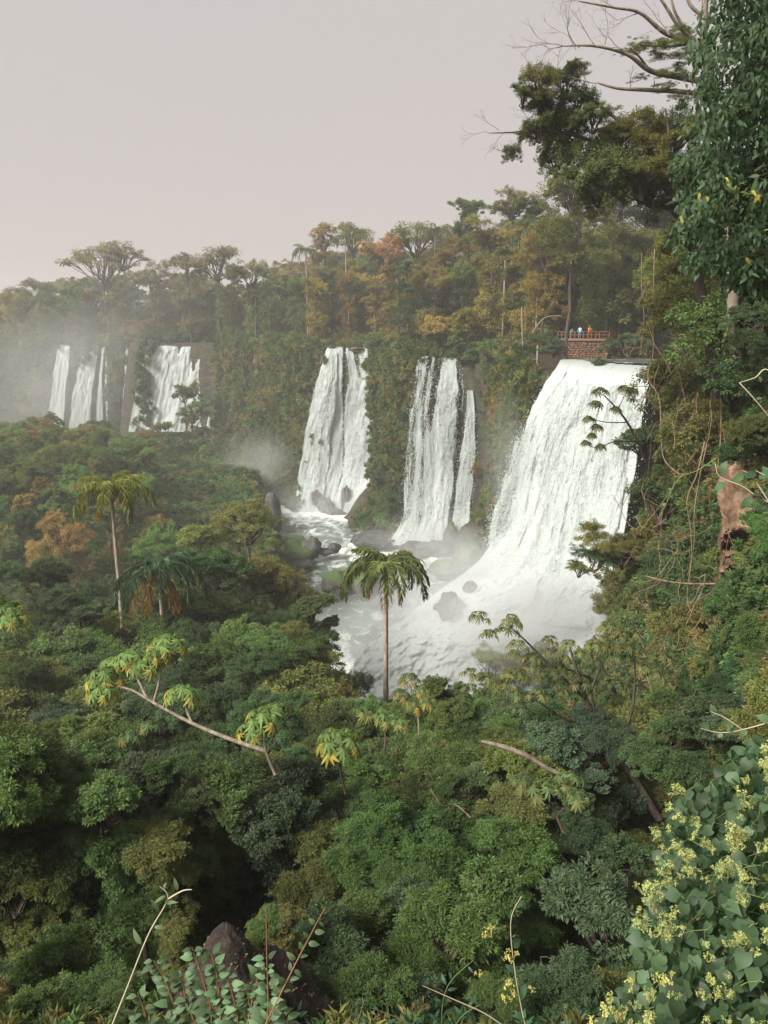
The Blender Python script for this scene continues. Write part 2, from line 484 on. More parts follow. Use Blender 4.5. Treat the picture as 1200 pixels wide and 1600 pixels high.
def fall(label, sheets, mat, name='waterfall', group=None, cat='waterfall', drops=0, dsize=.09, reach=.5):
    t = None; feet = []
    for k, s in enumerate(sheets):
        V, F, D, UV, ends = sheet(**s)
        if t is None:
            base = V.mean(axis=0); base[2] = V[:, 2].min()
            t = thing(name, label, cat, tuple(base), 0, group)
        me = mesh_np('falling_water', V - base, [F], [mat], {'dens': D[0], 'chaos': D[1]}, smooth=True)
        uvl = me.uv_layers.new(name='UVMap')
        li = np.empty(len(me.loops), np.int32); me.loops.foreach_get('vertex_index', li)
        uvl.data.foreach_set('uv', UV[li].astype(np.float32).ravel())
        ob('falling_water', me, t)
        feet.append(ends[1])
        if drops:
            Vd, Fd = droplets(V, D, drops // (k + 1), dsize, reach, 60 + k)
            tag(ob('spray', mesh_np('spray', Vd - base, [Fd], [M_DROP], smooth=True), t), kind='stuff')
    return t, feet
FEET = []
def gaps(*gs, base=.35, taper=0.0):
    """gs: (u centre, width, depth, v0, v1): where the rock shows between the strands"""
    def f(U, V):
        D = np.full(U.shape, base) + taper * V
        for (c0, w, dp, v0, v1) in gs:
            D = D - dp * np.exp(-((U - c0 - .04 * np.sin(V * 7 + c0 * 30)) / w) ** 2) * sst(v0 - .08, v0 + .02, V) * (1 - sst(v1 - .08, v1 + .05, V))
        return D
    return f

# near fall: from the lip it drops, then spreads over the rocks towards the pool
ZL = UP
big_L = [(884, 561, 112), (872, 567, 103), (850, 600, 100), (820, 660, 99), (797, 740, 98), (775, 830, 96), (735, 885, 94), (655, 945, 91), (575, 1005, 88), (520, 1085, 84)]
big_R = [(1030, 562, 106), (1022, 580, 92), (1010, 625, 88), (1000, 700, 86), (985, 780, 84), (970, 860, 82), (960, 920, 80), (950, 975, 78), (940, 1030, 75), (930, 1110, 72)]
t, ft = fall('broad thundering white waterfall nearest the camera, spreading over rocks beside the vine-hung cliff',
    [dict(Ls=big_L, Rs=big_R, nu=260, nv=420, seed=3, amp=.75, dens=gaps((.22, .02, .35, .05, .6), (.36, .03, .25, .1, .7), (.13, .05, .5, .35, .6), (.5, .03, .2, .2, .8), base=.62, taper=.35), edge=.045, chaos=(.62, .95), widen=.01, lip=1.2),
     dict(Ls=[(p[0] + 4, p[1] + 6, p[2]) for p in big_L[1:8]], Rs=[(p[0] - 6, p[1] + 6, p[2]) for p in big_R[1:8]], nu=200, nv=300, seed=5, amp=.9, dens=gaps((.3, .06, .3, 0, 1), (.6, .05, .3, 0, 1), base=-.02, taper=.25), off=1.1, edge=.1, chaos=(.6, .95), widen=0),
     dict(Ls=[(838, 622, 101), (812, 660, 100), (792, 715, 99), (768, 790, 97), (756, 850, 96)], Rs=[(856, 622, 100), (846, 665, 99), (826, 720, 98), (808, 790, 96.5), (798, 850, 95)], nu=60, nv=160, seed=7, amp=.6, dens=gaps(base=-.22, taper=.3), off=.6, edge=.3)],
    M_WATER, drops=16000, dsize=.04, reach=.5)
FEET += [ft[0]]
mid_L = [(521, 542, 194), (514, 548, 190), (502, 600, 188.5), (489, 660, 188), (477, 740, 186.5), (466, 800, 184)]
mid_R = [(566, 542, 194), (572, 552, 190), (591, 600, 188), (597, 660, 187), (593, 735, 185), (556, 812, 179)]
t, ft = fall('tall white waterfall of several strands dropping past the orange rock scar onto boulders',
    [dict(Ls=mid_L, Rs=mid_R, nu=150, nv=280, seed=11, widen=.11, amp=.6, dens=gaps((.40, .05, .9, 0, .45), (.47, .03, .6, .3, 1), (.62, .05, .7, 0, .4), (.72, .04, .9, 0, .28), (.27, .03, .5, .2, .8), base=.42, taper=.15), edge=.05),
     dict(Ls=[(516, 550, 190), (504, 600, 188), (490, 660, 187), (478, 740, 186), (462, 803, 181)], Rs=[(528, 546, 190), (527, 600, 188), (522, 660, 187), (512, 740, 186), (505, 806, 181)], nu=50, nv=200, seed=12, amp=.7, dens=gaps(base=.2, taper=.25), off=.8, edge=.2),
     dict(Ls=[(572, 575, 190), (558, 620, 187.5), (550, 680, 187), (545, 740, 186), (532, 815, 178)], Rs=[(588, 575, 189), (596, 620, 187), (598, 680, 186), (592, 740, 185), (560, 818, 178)], nu=50, nv=200, seed=13, amp=.7, dens=gaps(base=.25, taper=.25), off=.8, edge=.15)],
    M_WATER, drops=9000, dsize=.06, reach=.45)
FEET += [ft[0]]
cen_L = [(657, 556, 158), (654, 563, 155), (646, 610, 153.5), (638, 670, 152.5), (633, 750, 152), (631, 805, 150), (606, 850, 146)]
cen_R = [(717, 556, 158), (719, 566, 155), (723, 610, 153.5), (720, 670, 152.5), (716, 750, 152), (712, 815, 150), (700, 862, 145)]
t, ft = fall('lacy double-stranded waterfall between the two bushy cliff spurs, crest overhung by leaves',
    [dict(Ls=cen_L, Rs=cen_R, nu=150, nv=280, seed=21, amp=.5, dens=gaps((.44, .06, .7, 0, .5), (.1, .08, .25, .1, .9), (.3, .05, .3, .1, .9), (.93, .05, .5, .2, .9), base=.08, taper=.22), edge=.05),
     dict(Ls=[(690, 566, 155), (682, 610, 153), (680, 670, 152), (676, 750, 151), (668, 850, 146)], Rs=[(712, 566, 155), (716, 610, 153), (712, 670, 152), (708, 750, 151), (702, 852, 146)], nu=50, nv=200, seed=22, amp=.6, dens=gaps(base=.22, taper=.2), off=.6, edge=.2)],
    M_WATER, drops=9000, dsize=.055, reach=.4)
FEET += [ft[0]]
t, ft = fall('narrow thread of white water coming out from under leaves next to the lacy fall',
    [dict(Ls=[(729, 610, 151), (727, 650, 150), (716, 720, 149.5), (708, 790, 149), (700, 850, 145), (694, 872, 143)], Rs=[(739, 610, 151), (743, 650, 150), (743, 720, 149), (737, 790, 148.5), (728, 850, 145), (712, 875, 143)], nu=60, nv=220, seed=31, amp=.4, dens=gaps(base=.12, taper=.1), edge=.15)],
    M_WATER, drops=3500, dsize=.055, reach=.35)
FEET += [ft[0]]
t, ft = fall('distant wide white waterfall beneath the plateau trees, behind the round-topped tree',
    [dict(Ls=[(248, 538, 276), (244, 543, 272), (234, 575, 270.5), (224, 620, 269), (215, 675, 267)], Rs=[(336, 539, 276), (341, 545, 272), (345, 575, 270), (345, 620, 269), (338, 675, 267)], nu=120, nv=160, seed=41, widen=.13, amp=.8, dens=gaps((.3, .02, .5, 0, .5), (.55, .03, .3, .1, 1), (.78, .025, .5, 0, .6), base=.75), lip=.6, edge=.04)],
    M_WATERF)
t, ft = fall('pair of thin distant water threads on the dark wall under the red railing',
    [dict(Ls=[(196, 544, 279), (194, 580, 277), (191, 630, 276), (188, 690, 274)], Rs=[(216, 544, 279), (215, 580, 277), (214, 630, 276), (212, 690, 274)], nu=40, nv=140, seed=42, amp=.4, dens=gaps((.5, .18, 1.4, 0, 1), base=.25), edge=.12)],
    M_WATERF)
t, ft = fall('distant waterfall of two white strands half lost in spray',
    [dict(Ls=[(134, 538, 290), (129, 545, 286), (119, 590, 284), (112, 630, 283), (106, 690, 281)], Rs=[(168, 538, 290), (168, 545, 286), (169, 590, 284), (170, 630, 283), (168, 690, 281)], nu=70, nv=150, seed=43, amp=.7, dens=gaps((.62, .07, 1.2, 0, .9), (.86, .05, .9, 0, 1), base=.45), edge=.08)],
    M_WATERF)
t, ft = fall('faint distant waterfall, leftmost but one, dissolving into the mist',
    [dict(Ls=[(92, 538, 291), (89, 545, 288), (82, 590, 286), (76, 640, 285), (70, 690, 283)], Rs=[(108, 538, 291), (109, 545, 288), (106, 590, 286), (102, 640, 285), (98, 690, 283)], nu=50, nv=150, seed=44, amp=.6, dens=gaps(base=.35), edge=.15)],
    M_WATERF)
t, ft = fall('edge of a faraway upper waterfall just showing at the picture side',
    [dict(Ls=[(-60, 520, 336), (-60, 540, 330), (-60, 600, 328), (-60, 680, 326)], Rs=[(10, 519, 336), (9, 527, 330), (10, 600, 328), (6, 680, 326)], nu=60, nv=120, seed=45, amp=.6, dens=gaps((.8, .1, .6, 0, 1), base=.4), edge=.1)],
    M_WATERF)

# ---------------------------------------------------------------- water surfaces
def pool_mat():
    m, n, l = new_mat('pool_water')
    fo = n.new('ShaderNodeAttribute'); fo.attribute_name = 'foam'
    co = objco(n, l)
    mp = n.new('ShaderNodeMapping'); mp.inputs['Scale'].default_value = (1, .6, 1); l.new(co, mp.inputs[0])
    a = ntex(n, l, mp.outputs[0], .35, 7, .65, .8)
    b = ntex(n, l, mp.outputs[0], 1.6, 4, .6)
    f = math_(n, l, 'MULTIPLY_ADD', math_(n, l, 'ADD', math_(n, l, 'SUBTRACT', a, .62), fo.outputs['Fac']), 4.5, .15, clamp=True)
    c = mixc(n, l, f, (.10, .135, .115), (.76, .78, .76))
    out(m, n, l, bsdf(n, l, c, math_(n, l, 'MULTIPLY_ADD', f, .4, .22), .45, bump(n, l, b, .3, .2)))
    return m
M_POOL = pool_mat()
gx = np.arange(-70, 45, .8); gy = np.arange(66, 300, .8)
PX, PY = np.meshgrid(gx, gy)
ft_all = np.concatenate([f[::6, :2] for f in FEET])
dmin = np.full(PX.shape, 1e9)
for q in ft_all: dmin = np.minimum(dmin, np.hypot(PX - q[0], PY - q[1]))
foam = .55 * np.exp(-dmin / 5.5) + .12 * np.exp(-dmin / 25) + .55 * sst(96, 84, PY)
PZ = RIV + .18 * fbm(PX / 2, PY / 2, 0, 4, 3) * (1 + 3 * foam)
i = np.arange(PX.size).reshape(PX.shape)
F = np.stack([i[:-1, :-1], i[:-1, 1:], i[1:, 1:], i[1:, :-1]], -1).reshape(-1, 4)
tag(ob('river_water', mesh_np('river_water', np.stack([PX, PY, PZ], -1), [F], [M_POOL], {'foam': foam.ravel()}, smooth=True)), kind='structure')
gx = np.arange(20, 130, .8); gy = np.arange(70, 140, .8)
PX, PY = np.meshgrid(gx, gy)
lip = seg_dist(PX, PY, np.array([at(*big_L[1])[:2], at(*big_R[1])[:2]]))
foam = .28 * np.exp(-lip / 2.5) + .12 * fbm(PX / 7, PY / 1.6, 0, 6, 3)
PZ = UP + .06 * fbm(PX / 2, PY / 1, 0, 4, 3) - .5 * np.exp(-lip / 1.8)
keep = np.ones(PX.shape, bool)
la, lb = at(*big_L[1]), at(*big_R[1])
side = (PX - la[0]) * (lb[1] - la[1]) - (PY - la[1]) * (lb[0] - la[0])
keep = side * 1.0 < 0 if False else (PX > la[0] + (PY - la[1]) * (lb[0] - la[0]) / (lb[1] - la[1]) + .3)
i = np.arange(PX.size).reshape(PX.shape)
keep &= (land(PX, PY) < UP - .1) & inside(PX, PY, POLY) & (PX > 27.5 - sst(95, 88, PY) * 3)
Fq = np.stack([i[:-1, :-1], i[:-1, 1:], i[1:, 1:], i[1:, :-1]], -1)[keep[:-1, :-1]].reshape(-1, 4)
tag(ob('upper_river_water', mesh_np('upper_river_water', np.stack([PX, PY, PZ], -1), [Fq], [M_POOL], {'foam': foam.ravel()}, smooth=True)), kind='structure')
# ---------------------------------------------------------------- plant shapes (unit crown: radius about 1)
def sphere_dirs(N, zmin, r):
    z = r.uniform(zmin, 1, N); a = r.uniform(0, 2 * PI, N); q = np.sqrt(1 - z * z)
    return np.stack([q * np.cos(a), q * np.sin(a), z], -1)
def crown(kind, ncl, nlf, lsize, seed):
    """returns crown mesh (leaves) and limb mesh"""
    r = np.random.default_rng(seed)
    if kind == 'dome':                           # a crown of several unequal lobes
        k = int(r.integers(7, 11))
        lc = sphere_dirs(k, -.35, r) * r.uniform(.42, .72, k)[:, None] * [1, 1, .8]
        lr = r.uniform(.26, .5, k)
        li = r.integers(0, k, ncl)
        C = lc[li] + sphere_dirs(ncl, -.55, r) * (lr[li] * r.uniform(.75, 1.0, ncl))[:, None] * [1, 1, .85]
        cs, cz, asp = .15, .075, .42
    elif kind == 'umbrella':
        k = int(r.integers(12, 17))
        pc = np.stack([r.uniform(-.75, .75, k), r.uniform(-.75, .75, k), r.uniform(-.15, .55, k)], -1)
        pc[:, 2] = .5 - .75 * (pc[:, 0] ** 2 + pc[:, 1] ** 2) + r.uniform(-.32, .16, k)
        C = pc[r.integers(0, k, ncl)] + r.normal(size=(ncl, 3)) * [.17, .17, .05]
        cs, cz, asp = .15, .07, .45
    elif kind == 'feather':                      # arching sprays of small narrow leaves
        k = int(r.integers(6, 9))
        lc = sphere_dirs(k, -.2, r) * r.uniform(.3, .65, k)[:, None] * [1, 1, .8]
        li = r.integers(0, k, ncl)
        C = lc[li] + sphere_dirs(ncl, -.4, r) * r.uniform(.15, .42, ncl)[:, None] * [1, 1, .7]
        cs, cz, asp = .10, .05, .26
    elif kind == 'drape':                        # vine-hung: clumps strung downwards
        d = sphere_dirs(ncl, -.2, r)
        C = d * r.uniform(.55, 1, ncl)[:, None] * [1, 1, .6]
        C[:, 2] -= r.random(ncl) ** 2 * 1.1 * (np.hypot(C[:, 0], C[:, 1]) > .3)
        cs, cz, asp = .15, .24, .42
    n_ = ncl * nlf
    ci = np.repeat(np.arange(ncl), nlf)
    sc = r.uniform(.65, 1.35, ncl)[ci][:, None]
    q = unit(r.normal(size=(n_, 3))) * (r.random(n_) ** .45)[:, None]
    q[:, 2] = np.where(q[:, 2] < 0, q[:, 2] * .6, q[:, 2])
    c = C[ci] + q * [cs, cs, cz] * sc
    outw = unit(C[ci] * [1, 1, .6] + q * .5)
    if kind == 'feather':
        ax = unit(C * [1, 1, .5] + r.normal(size=C.shape) * .35 + [0, 0, .15])[ci]
        tt = r.random(n_)[:, None]
        c = c + ax * tt * .34 - np.array([0, 0, 1.]) * tt ** 2 * .13
    nrm = unit(outw * .35 + np.array([0, 0, .75]) + r.normal(size=(n_, 3)) * .42)
    dd = unit(q * .8 + outw * .5 + r.normal(size=(n_, 3)) * .55 + [0, 0, -.35])
    L = lsize * r.uniform(.6, 1.3, n_)
    V, F, rv = leaves(c, dd, nrm, L, L * asp, .3, 0, r)
    clv = r.random(ncl)[ci]
    rv = np.clip(np.repeat(clv, 4) * .45 + rv * .55, 0, 1)
    me = mesh_np('foliage_' + kind, V, F, [M_LEAF], {'rv': rv})
    # limbs
    nm = 6 if kind != 'umbrella' else 9
    base = np.array([0, 0, -.75])
    if kind == 'umbrella': tips = pc * [.8, .8, 1] - [0, 0, .08]; nm = len(tips)
    else: tips = sphere_dirs(nm, .0, r) * [.6, .6, .5]
    Pm = bend(np.repeat(base[None], nm, 0), tips, 6, -.06, .04, r)
    Rm = np.linspace(.055 if kind != 'umbrella' else .032, .014, 6)[None] * r.uniform(.7, 1.1, nm)[:, None]
    nb = min(ncl, 60)
    sel = r.choice(ncl, nb, False)
    k = np.argmin(np.linalg.norm(C[sel][:, None] - tips[None], axis=2), axis=1)
    s = Pm[k, r.integers(2, 6, nb)]
    Pb = bend(s, C[sel], 4, .05, .05, r)
    Rb = np.repeat(np.array([[.018, .013, .009, .004]]), nb, 0)
    ng = 90
    g = r.integers(0, nb, ng)
    Pt = bend(C[sel][g], C[sel][g] + r.normal(size=(ng, 3)) * [.2, .2, .1] + [0, 0, .04], 3, .05, .1, r)
    Rt = np.repeat(np.array([[.007, .005, .002]]), ng, 0)
    V, F = join([tubes(Pm, Rm, 5), tubes(Pb, Rb, 3), tubes(Pt, Rt, 3)])
    lm = mesh_np('limbs', V, F, [M_BARK], smooth=True)
    return me, lm
LIB = {}
def lib(lod, kind, nvar, ncl, nlf, ls, s0):
    LIB[(lod, kind)] = [crown(kind, ncl, nlf, ls, s0 + i) for i in range(nvar)]
lib('far', 'dome', 4, 50, 75, .12, 100); lib('far', 'umbrella', 4, 70, 40, .085, 120); lib('far', 'feather', 3, 60, 75, .10, 140); lib('far', 'drape', 3, 55, 80, .10, 160)
lib('mid', 'dome', 4, 80, 100, .085, 200); lib('mid', 'umbrella', 2, 90, 70, .055, 220); lib('mid', 'feather', 3, 90, 110, .09, 240); lib('mid', 'drape', 3, 80, 95, .088, 260)
lib('near', 'dome', 4, 120, 110, .085, 300); lib('near', 'feather', 3, 140, 110, .09, 340); lib('near', 'drape', 3, 120, 110, .088, 360)
LIB[('near', 'dome')] += [crown('dome', 110, 75, .095, 380), crown('dome', 120, 60, .115, 381)]
LIB[('near', 'feather')] += [crown('feather', 140, 90, .095, 382)]
def trunk_mesh(seed, lean=.03, mat=None):
    r = np.random.default_rng(seed)
    z = np.linspace(0, 1, 7)
    P = np.stack([np.cumsum(r.normal(size=7)) * lean * .35, np.cumsum(r.normal(size=7)) * lean * .35, z], -1)
    P[0, :2] = 0
    P[:, :2] -= P[-1, :2] * z[:, None]
    V, F = tube1(P, np.linspace(1.25, .75, 7), 7)
    return V, F, P
def trunk_obj(parent, Hc, rad, seed, mat=M_BARK, name='trunk'):
    """trunk from the ground (z 0) to height Hc"""
    r = np.random.default_rng(seed)
    z = np.linspace(-.6, Hc, 7)
    w = np.cumsum(r.normal(size=(7, 2)), 0) * Hc * .012
    w -= w[:1]; w -= w[-1:] * np.linspace(0, 1, 7)[:, None]
    P = np.concatenate([w, z[:, None]], 1)
    V, F = tube1(P, np.linspace(1.3, .8, 7) * rad, 7)
    return ob(name, mesh_np(name, V, F, [mat], smooth=True), parent)

COUNT = {}
NAMES = {'dome': 'broadleaf_tree', 'umbrella': 'umbrella_tree', 'feather': 'feathery_tree', 'drape': 'vine_hung_tree', 'bush': 'bush'}
SPECS = []
USED = set()
def describe2(a, t):
    """a fuller description for a plant whose first one is already taken"""
    kind, p, zc, R, c = a[:5]
    px, py = pix(np.array([p[0], p[1], zc]))
    near = sorted(LAND, key=lambda q: math.hypot(q[0][0] - px, q[0][1] - py))
    head = a[5].split(' tree')[0].split(' bush')[0]
    noun = 'bush' if ' bush' in a[5] else 'tree'
    if ' tree draped with creepers' in a[5]: head += ' creepered'
    words_ = ['between the %s and the %s', 'closer to the %s than to the %s', 'on the way from the %s to the %s']
    j = 1 + t // 3
    lb = '%s %s ' % (head, noun) + words_[t % 3] % (near[0][1], near[j][1])
    return lb if len(lb.split()) <= 16 else ' '.join(lb.split()[1:]) if len(lb.split()) <= 17 else '%s %s ' % (head, noun) + 'near the %s, %s side' % (near[0][1], near[j][1].split()[-1])
def plant(*a, **k):
    SPECS.append((a, k))
def settle_plants(per_kind=280, ahead=0):
    """works out which plants the view shows: hidden ones are left out, the largest of a kind become things, the small rest one mass"""
    gw, gh = 300, 400
    zb = np.full((gh, gw), 1e9)
    V = np.stack([GX, GY, GZ], -1).reshape(-1, 3)
    ok = (V[:, 1] > 3) & (V[:, 1] < 420); q = V[ok]; x, y = pix(q)
    for dx in (0, 1):
        xi = (x / 4).astype(int) + dx; yi = (y / 4).astype(int); m_ = (xi >= 0) & (xi < gw) & (yi >= 0) & (yi < gh)
        np.minimum.at(zb, (yi[m_], xi[m_]), q[m_, 1] + 6)
    order = sorted(range(len(SPECS)), key=lambda i: SPECS[i][0][1][1])
    yy, xx = np.mgrid[0:gh, 0:gw]
    vis = {}
    for i in order:
        (kind, p, zc, R, *_r), k = SPECS[i]
        px, py = pix(np.array([p[0], p[1], zc])); rr = FOC * R / max(p[1], 1) / 4
        cx, cy = px / 4, py / 4
        if cx < -rr - 12 or cx > gw + rr + 12 or cy > gh + rr + 12: vis[i] = 0; continue
        x0, x1, y0, y1 = int(max(0, cx - rr)), int(min(gw, cx + rr + 1)), int(max(0, cy - rr)), int(min(gh, cy + rr + 1))
        if x1 <= x0 or y1 <= y0: vis[i] = 1; continue
        s = (slice(y0, y1), slice(x0, x1))
        disc = (xx[s] - cx) ** 2 + (yy[s] - cy) ** 2 < rr * rr
        seen = disc & (zb[s] > p[1] - R)
        vis[i] = int(seen.sum())
        core = ((xx[s] - cx) ** 2 + (yy[s] - cy) ** 2 < (rr * .72) ** 2) & (zb[s] > p[1])
        zb[s][core] = p[1]
    kinds = {}
    for i in order:
        a, k = SPECS[i]
        nm = 'bush' if k.get('trunkless') else NAMES[a[0]]
        kinds.setdefault(nm, []).append(i)
    rest = []
    for nm, L in kinds.items():
        L = [i for i in L if vis[i] > 0 or SPECS[i][1].get('keep')]
        L.sort(key=lambda i: (not SPECS[i][1].get('keep'), -vis[i]))
        for i in L[:per_kind]:
            a, k = SPECS[i]; lb = a[5]; tries = 0
            while lb in USED and tries < 24 and not k.get('keep'):
                lb = describe2(a, tries); tries += 1
            USED.add(lb); SPECS[i] = ((*a[:5], lb, *a[6:]), k)
        for i in L[:per_kind]:
            a, k = SPECS[i]; k.pop('keep', None); make_plant(*a, **k)
        rest += L[per_kind:]
        print(nm, len(kinds[nm]), 'shown', len(L))
    by = {}
    for i in rest:
        a, k = SPECS[i]; by.setdefault((a[0] if a[0] != 'umbrella' else 'dome', tuple(a[4])), []).append((a[1][0], a[1][1], a[2], a[3]))
    for (kind, col), L in by.items():
        L = np.array(L); r = np.random.default_rng(len(L))
        d_ = L[:, 1].mean(); lod = 'mid' if d_ < 95 else 'far'
        src = bpy.data.objects.new('foliage_source', LIB[(lod, kind)][0][0])
        instancer('massed_foliage', src, L[:, :3], np.stack([0 * L[:, 0], 0 * L[:, 0], r.uniform(0, 6.28, len(L))], -1), L[:, 3], col)
def instancer(name, src, P, rot, sc, color):
    me = bpy.data.meshes.new(name); me.vertices.add(len(P)); me.vertices.foreach_set('co', P.astype(np.float32).ravel())
    at1 = me.attributes.new('rot', 'FLOAT_VECTOR', 'POINT'); at1.data.foreach_set('vector', rot.astype(np.float32).ravel())
    at2 = me.attributes.new('scl', 'FLOAT', 'POINT'); at2.data.foreach_set('value', sc.astype(np.float32))
    o = ob(name, me, color=color)
    g = bpy.data.node_groups.new(name, 'GeometryNodeTree')
    g.interface.new_socket('Geometry', in_out='INPUT', socket_type='NodeSocketGeometry'); g.interface.new_socket('Geometry', in_out='OUTPUT', socket_type='NodeSocketGeometry')
    gi_ = g.nodes.new('NodeGroupInput'); go = g.nodes.new('NodeGroupOutput')
    mp = g.nodes.new('GeometryNodeMeshToPoints'); ip = g.nodes.new('GeometryNodeInstanceOnPoints'); oi = g.nodes.new('GeometryNodeObjectInfo')
    oi.inputs['Object'].default_value = src
    na = g.nodes.new('GeometryNodeInputNamedAttribute'); na.data_type = 'FLOAT_VECTOR'; na.inputs[0].default_value = 'rot'
    nb_ = g.nodes.new('GeometryNodeInputNamedAttribute'); nb_.data_type = 'FLOAT'; nb_.inputs[0].default_value = 'scl'
    L = g.links.new
    L(gi_.outputs[0], mp.inputs['Mesh']); L(mp.outputs[0], ip.inputs['Points']); L(oi.outputs['Geometry'], ip.inputs['Instance'])
    L(na.outputs[0], ip.inputs['Rotation']); L(nb_.outputs[0], ip.inputs['Scale']); L(ip.outputs[0], go.inputs[0])
    md = o.modifiers.new('grow', 'NODES'); md.node_group = g
    return tag(o, kind='stuff')
def make_plant(kind, p_ground, zc, R, color, label, group, squash=1.0, lod=None, trunkless=False, bark=None, var=None, name=None, cat=None, tilt=None):
    """a tree standing at p_ground whose crown centre is at height zc and whose crown radius is R"""
    d = math.hypot(p_ground[0], p_ground[1])
    if lod is None: lod = 'near' if d < 34 else ('mid' if d < 95 else 'far')
    if (lod, kind) not in LIB: lod = 'mid'
    L = LIB[(lod, kind)]
    fm, lm = L[rng.integers(len(L)) if var is None else var % len(L)]
    isb = trunkless
    nm = name or ('bush' if isb else NAMES[kind])
    COUNT[nm] = COUNT.get(nm, 0) + 1
    t = thing(nm, label, cat or ('bush' if isb else 'tree'), p_ground, 0, group)
    Hc = zc - p_ground[2]
    rz = rng.uniform(0, 2 * PI)
    rot = (rng.normal() * .08, rng.normal() * .08, rz) if tilt is None else tilt
    sc = (R * rng.uniform(.92, 1.08), R * rng.uniform(.92, 1.08), R * squash)
    c = np.clip(np.array(color) * rng.uniform(.86, 1.16) * (1 + rng.normal(size=3) * [.05, .04, .05]), .003, .9)
    split = kind != 'umbrella' and ((lod == 'near' and R > 1.1) or R > 2.6)
    if split:                                     # an uneven crown built of several smaller leafy heads
        k_ = 6 if lod == 'near' else 4
        st = rng.uniform(0, 2 * PI)
        for q_ in range(k_):
            a_ = st + q_ * 2 * PI / k_ * 1.3; rr = R * rng.uniform(.28, .62); s_ = rng.uniform(.42, .64)
            k3 = kind if rng.random() < .6 else ['dome', 'feather', 'drape'][rng.integers(3)]
            L3 = LIB[(lod, k3)]; f3, _ = L3[rng.integers(len(L3))]
            ob('foliage', f3, t, (rr * math.cos(a_), rr * math.sin(a_), Hc + R * squash * rng.uniform(-.45, .5)), (rng.normal() * .25, rng.normal() * .25, rng.uniform(0, 6.28)), (sc[0] * s_, sc[1] * s_, sc[2] * s_), np.clip(c * rng.uniform(.7, 1.32) * (1 + rng.normal(size=3) * [.05, .035, .06]), .004, .9))
    else: ob('foliage', fm, t, (0, 0, Hc), rot, sc, c)
    ob('limbs', lm, t, (0, 0, Hc - (.15 * sc[2] if split else 0)), rot, tuple(v * .72 for v in sc) if split else sc)
    if not isb and (kind != 'umbrella' or Hc > 3.2 * R):           # lower storeys of the same crown, creepers and side branches
        k = 0; z = Hc - R * squash * 1.15
        if kind == 'umbrella': z -= R * .5
        while z > .25 * R and k < 4 and Hc > 1.6 * R:
            if blocks_fall((p_ground[0], p_ground[1], p_ground[2] + z), R * .8): break
            f2, _ = LIB[(lod, 'drape' if (lod, 'drape') in LIB and rng.random() < .4 else (kind if kind != 'umbrella' else 'feather'))][rng.integers(2)]
            s2 = rng.uniform(.6, .85)
            ob('lower_foliage', f2, t, (rng.normal() * .2 * R, rng.normal() * .2 * R, z), (0, 0, rng.uniform(0, 6.28)), (sc[0] * s2, sc[1] * s2, sc[2] * s2), c * rng.uniform(.8, 1.0))
            z -= R * squash * 1.1; k += 1
    if not isb:
        trunk_obj(t, Hc - .7 * R * squash, max(.05, .04 * R), int(rng.integers(1e6)), bark or M_BARK)
    return t

# ---------------------------------------------------------------- palms
def frond_mesh(L, lift, droop, nl, ll, seed, hang=1.0):
    """feather frond along +x from the origin: rises by lift, then arches down by droop"""
    r = np.random.default_rng(seed)
    K = 9; t = np.linspace(0, 1, K)
    ang = lift - (lift + droop) * t ** .8
    dx = np.cos(ang); dz = np.sin(ang)
    P = np.zeros((K, 3)); P[1:, 0] = np.cumsum((dx[1:] + dx[:-1]) / 2) / (K - 1) * L; P[1:, 2] = np.cumsum((dz[1:] + dz[:-1]) / 2) / (K - 1) * L
    P[:, 1] += np.sin(t * 2.5) * r.normal() * L * .04
    V1, F1 = tube1(P, np.linspace(.035, .008, K) * L / 3, 4)
    s = np.linspace(.16, 1, nl); s2 = np.repeat(s, 2); sg = np.tile([1., -1.], nl)
    f = s2 * (K - 1); i = np.clip(f.astype(int), 0, K - 2); w = (f - i)[:, None]
    c = P[i] * (1 - w) + P[i + 1] * w
    tan = unit(P[i + 1] - P[i])
    side = np.stack([0 * sg, sg, 0 * sg], -1)
    upn = np.cross(tan, side) * sg[:, None] * -1
    d = unit(tan * .55 + side * .75 + r.normal(size=c.shape) * .22 + [0, 0, -.55 * hang])
    Ls = ll * np.sin(PI * (s2 * .78 + .16)) ** .6 * r.uniform(.8, 1.15, len(s2))
    # each leaflet hangs: two pieces
    Wd = ll * .05
    mid = c + d * Ls[:, None] * .5
    d2 = unit(d * .6 + [0, 0, -.75 * hang] + r.normal(size=c.shape) * .08)
    tip = mid + d2 * Ls[:, None] * .55
    sd = unit(np.cross(d, tan + r.normal(size=c.shape) * .3)) * Wd
    V2 = np.stack([c, mid + sd, tip, mid - sd], 1).reshape(-1, 3)
    q = (np.arange(len(c)) * 4)[:, None]
    F2 = np.concatenate([q + [[0, 1, 3]], q + [[1, 2, 3]]])
    rv = np.concatenate([np.full(len(V1), .5), np.repeat(r.random(len(c)), 4)])
    V, F = join([(V1, F1), (V2, [F2])])
    return mesh_np('frond', V, F, [M_LEAFP], {'rv': rv})
M_LEAFP = leaf_mat('palm_leaf', spread=.4, amt=.3, rough=.5)
PALM = {}
def palm_set(lod, nl):
    PALM[lod] = dict(up=[frond_mesh(1, 1.15, .5, nl, .30, 500 + k) for k in range(2)],
                     out=[frond_mesh(1, 1.0, 1.45, nl, .28, 510 + k) for k in range(3)],
                     hang=[frond_mesh(1, .85, 1.62, nl, .22, 520 + k) for k in range(3)],
                     dead=[frond_mesh(.9, -.5, 1.5, nl // 2, .26, 530 + k) for k in range(2)])
palm_set('near', 56); palm_set('far', 22)
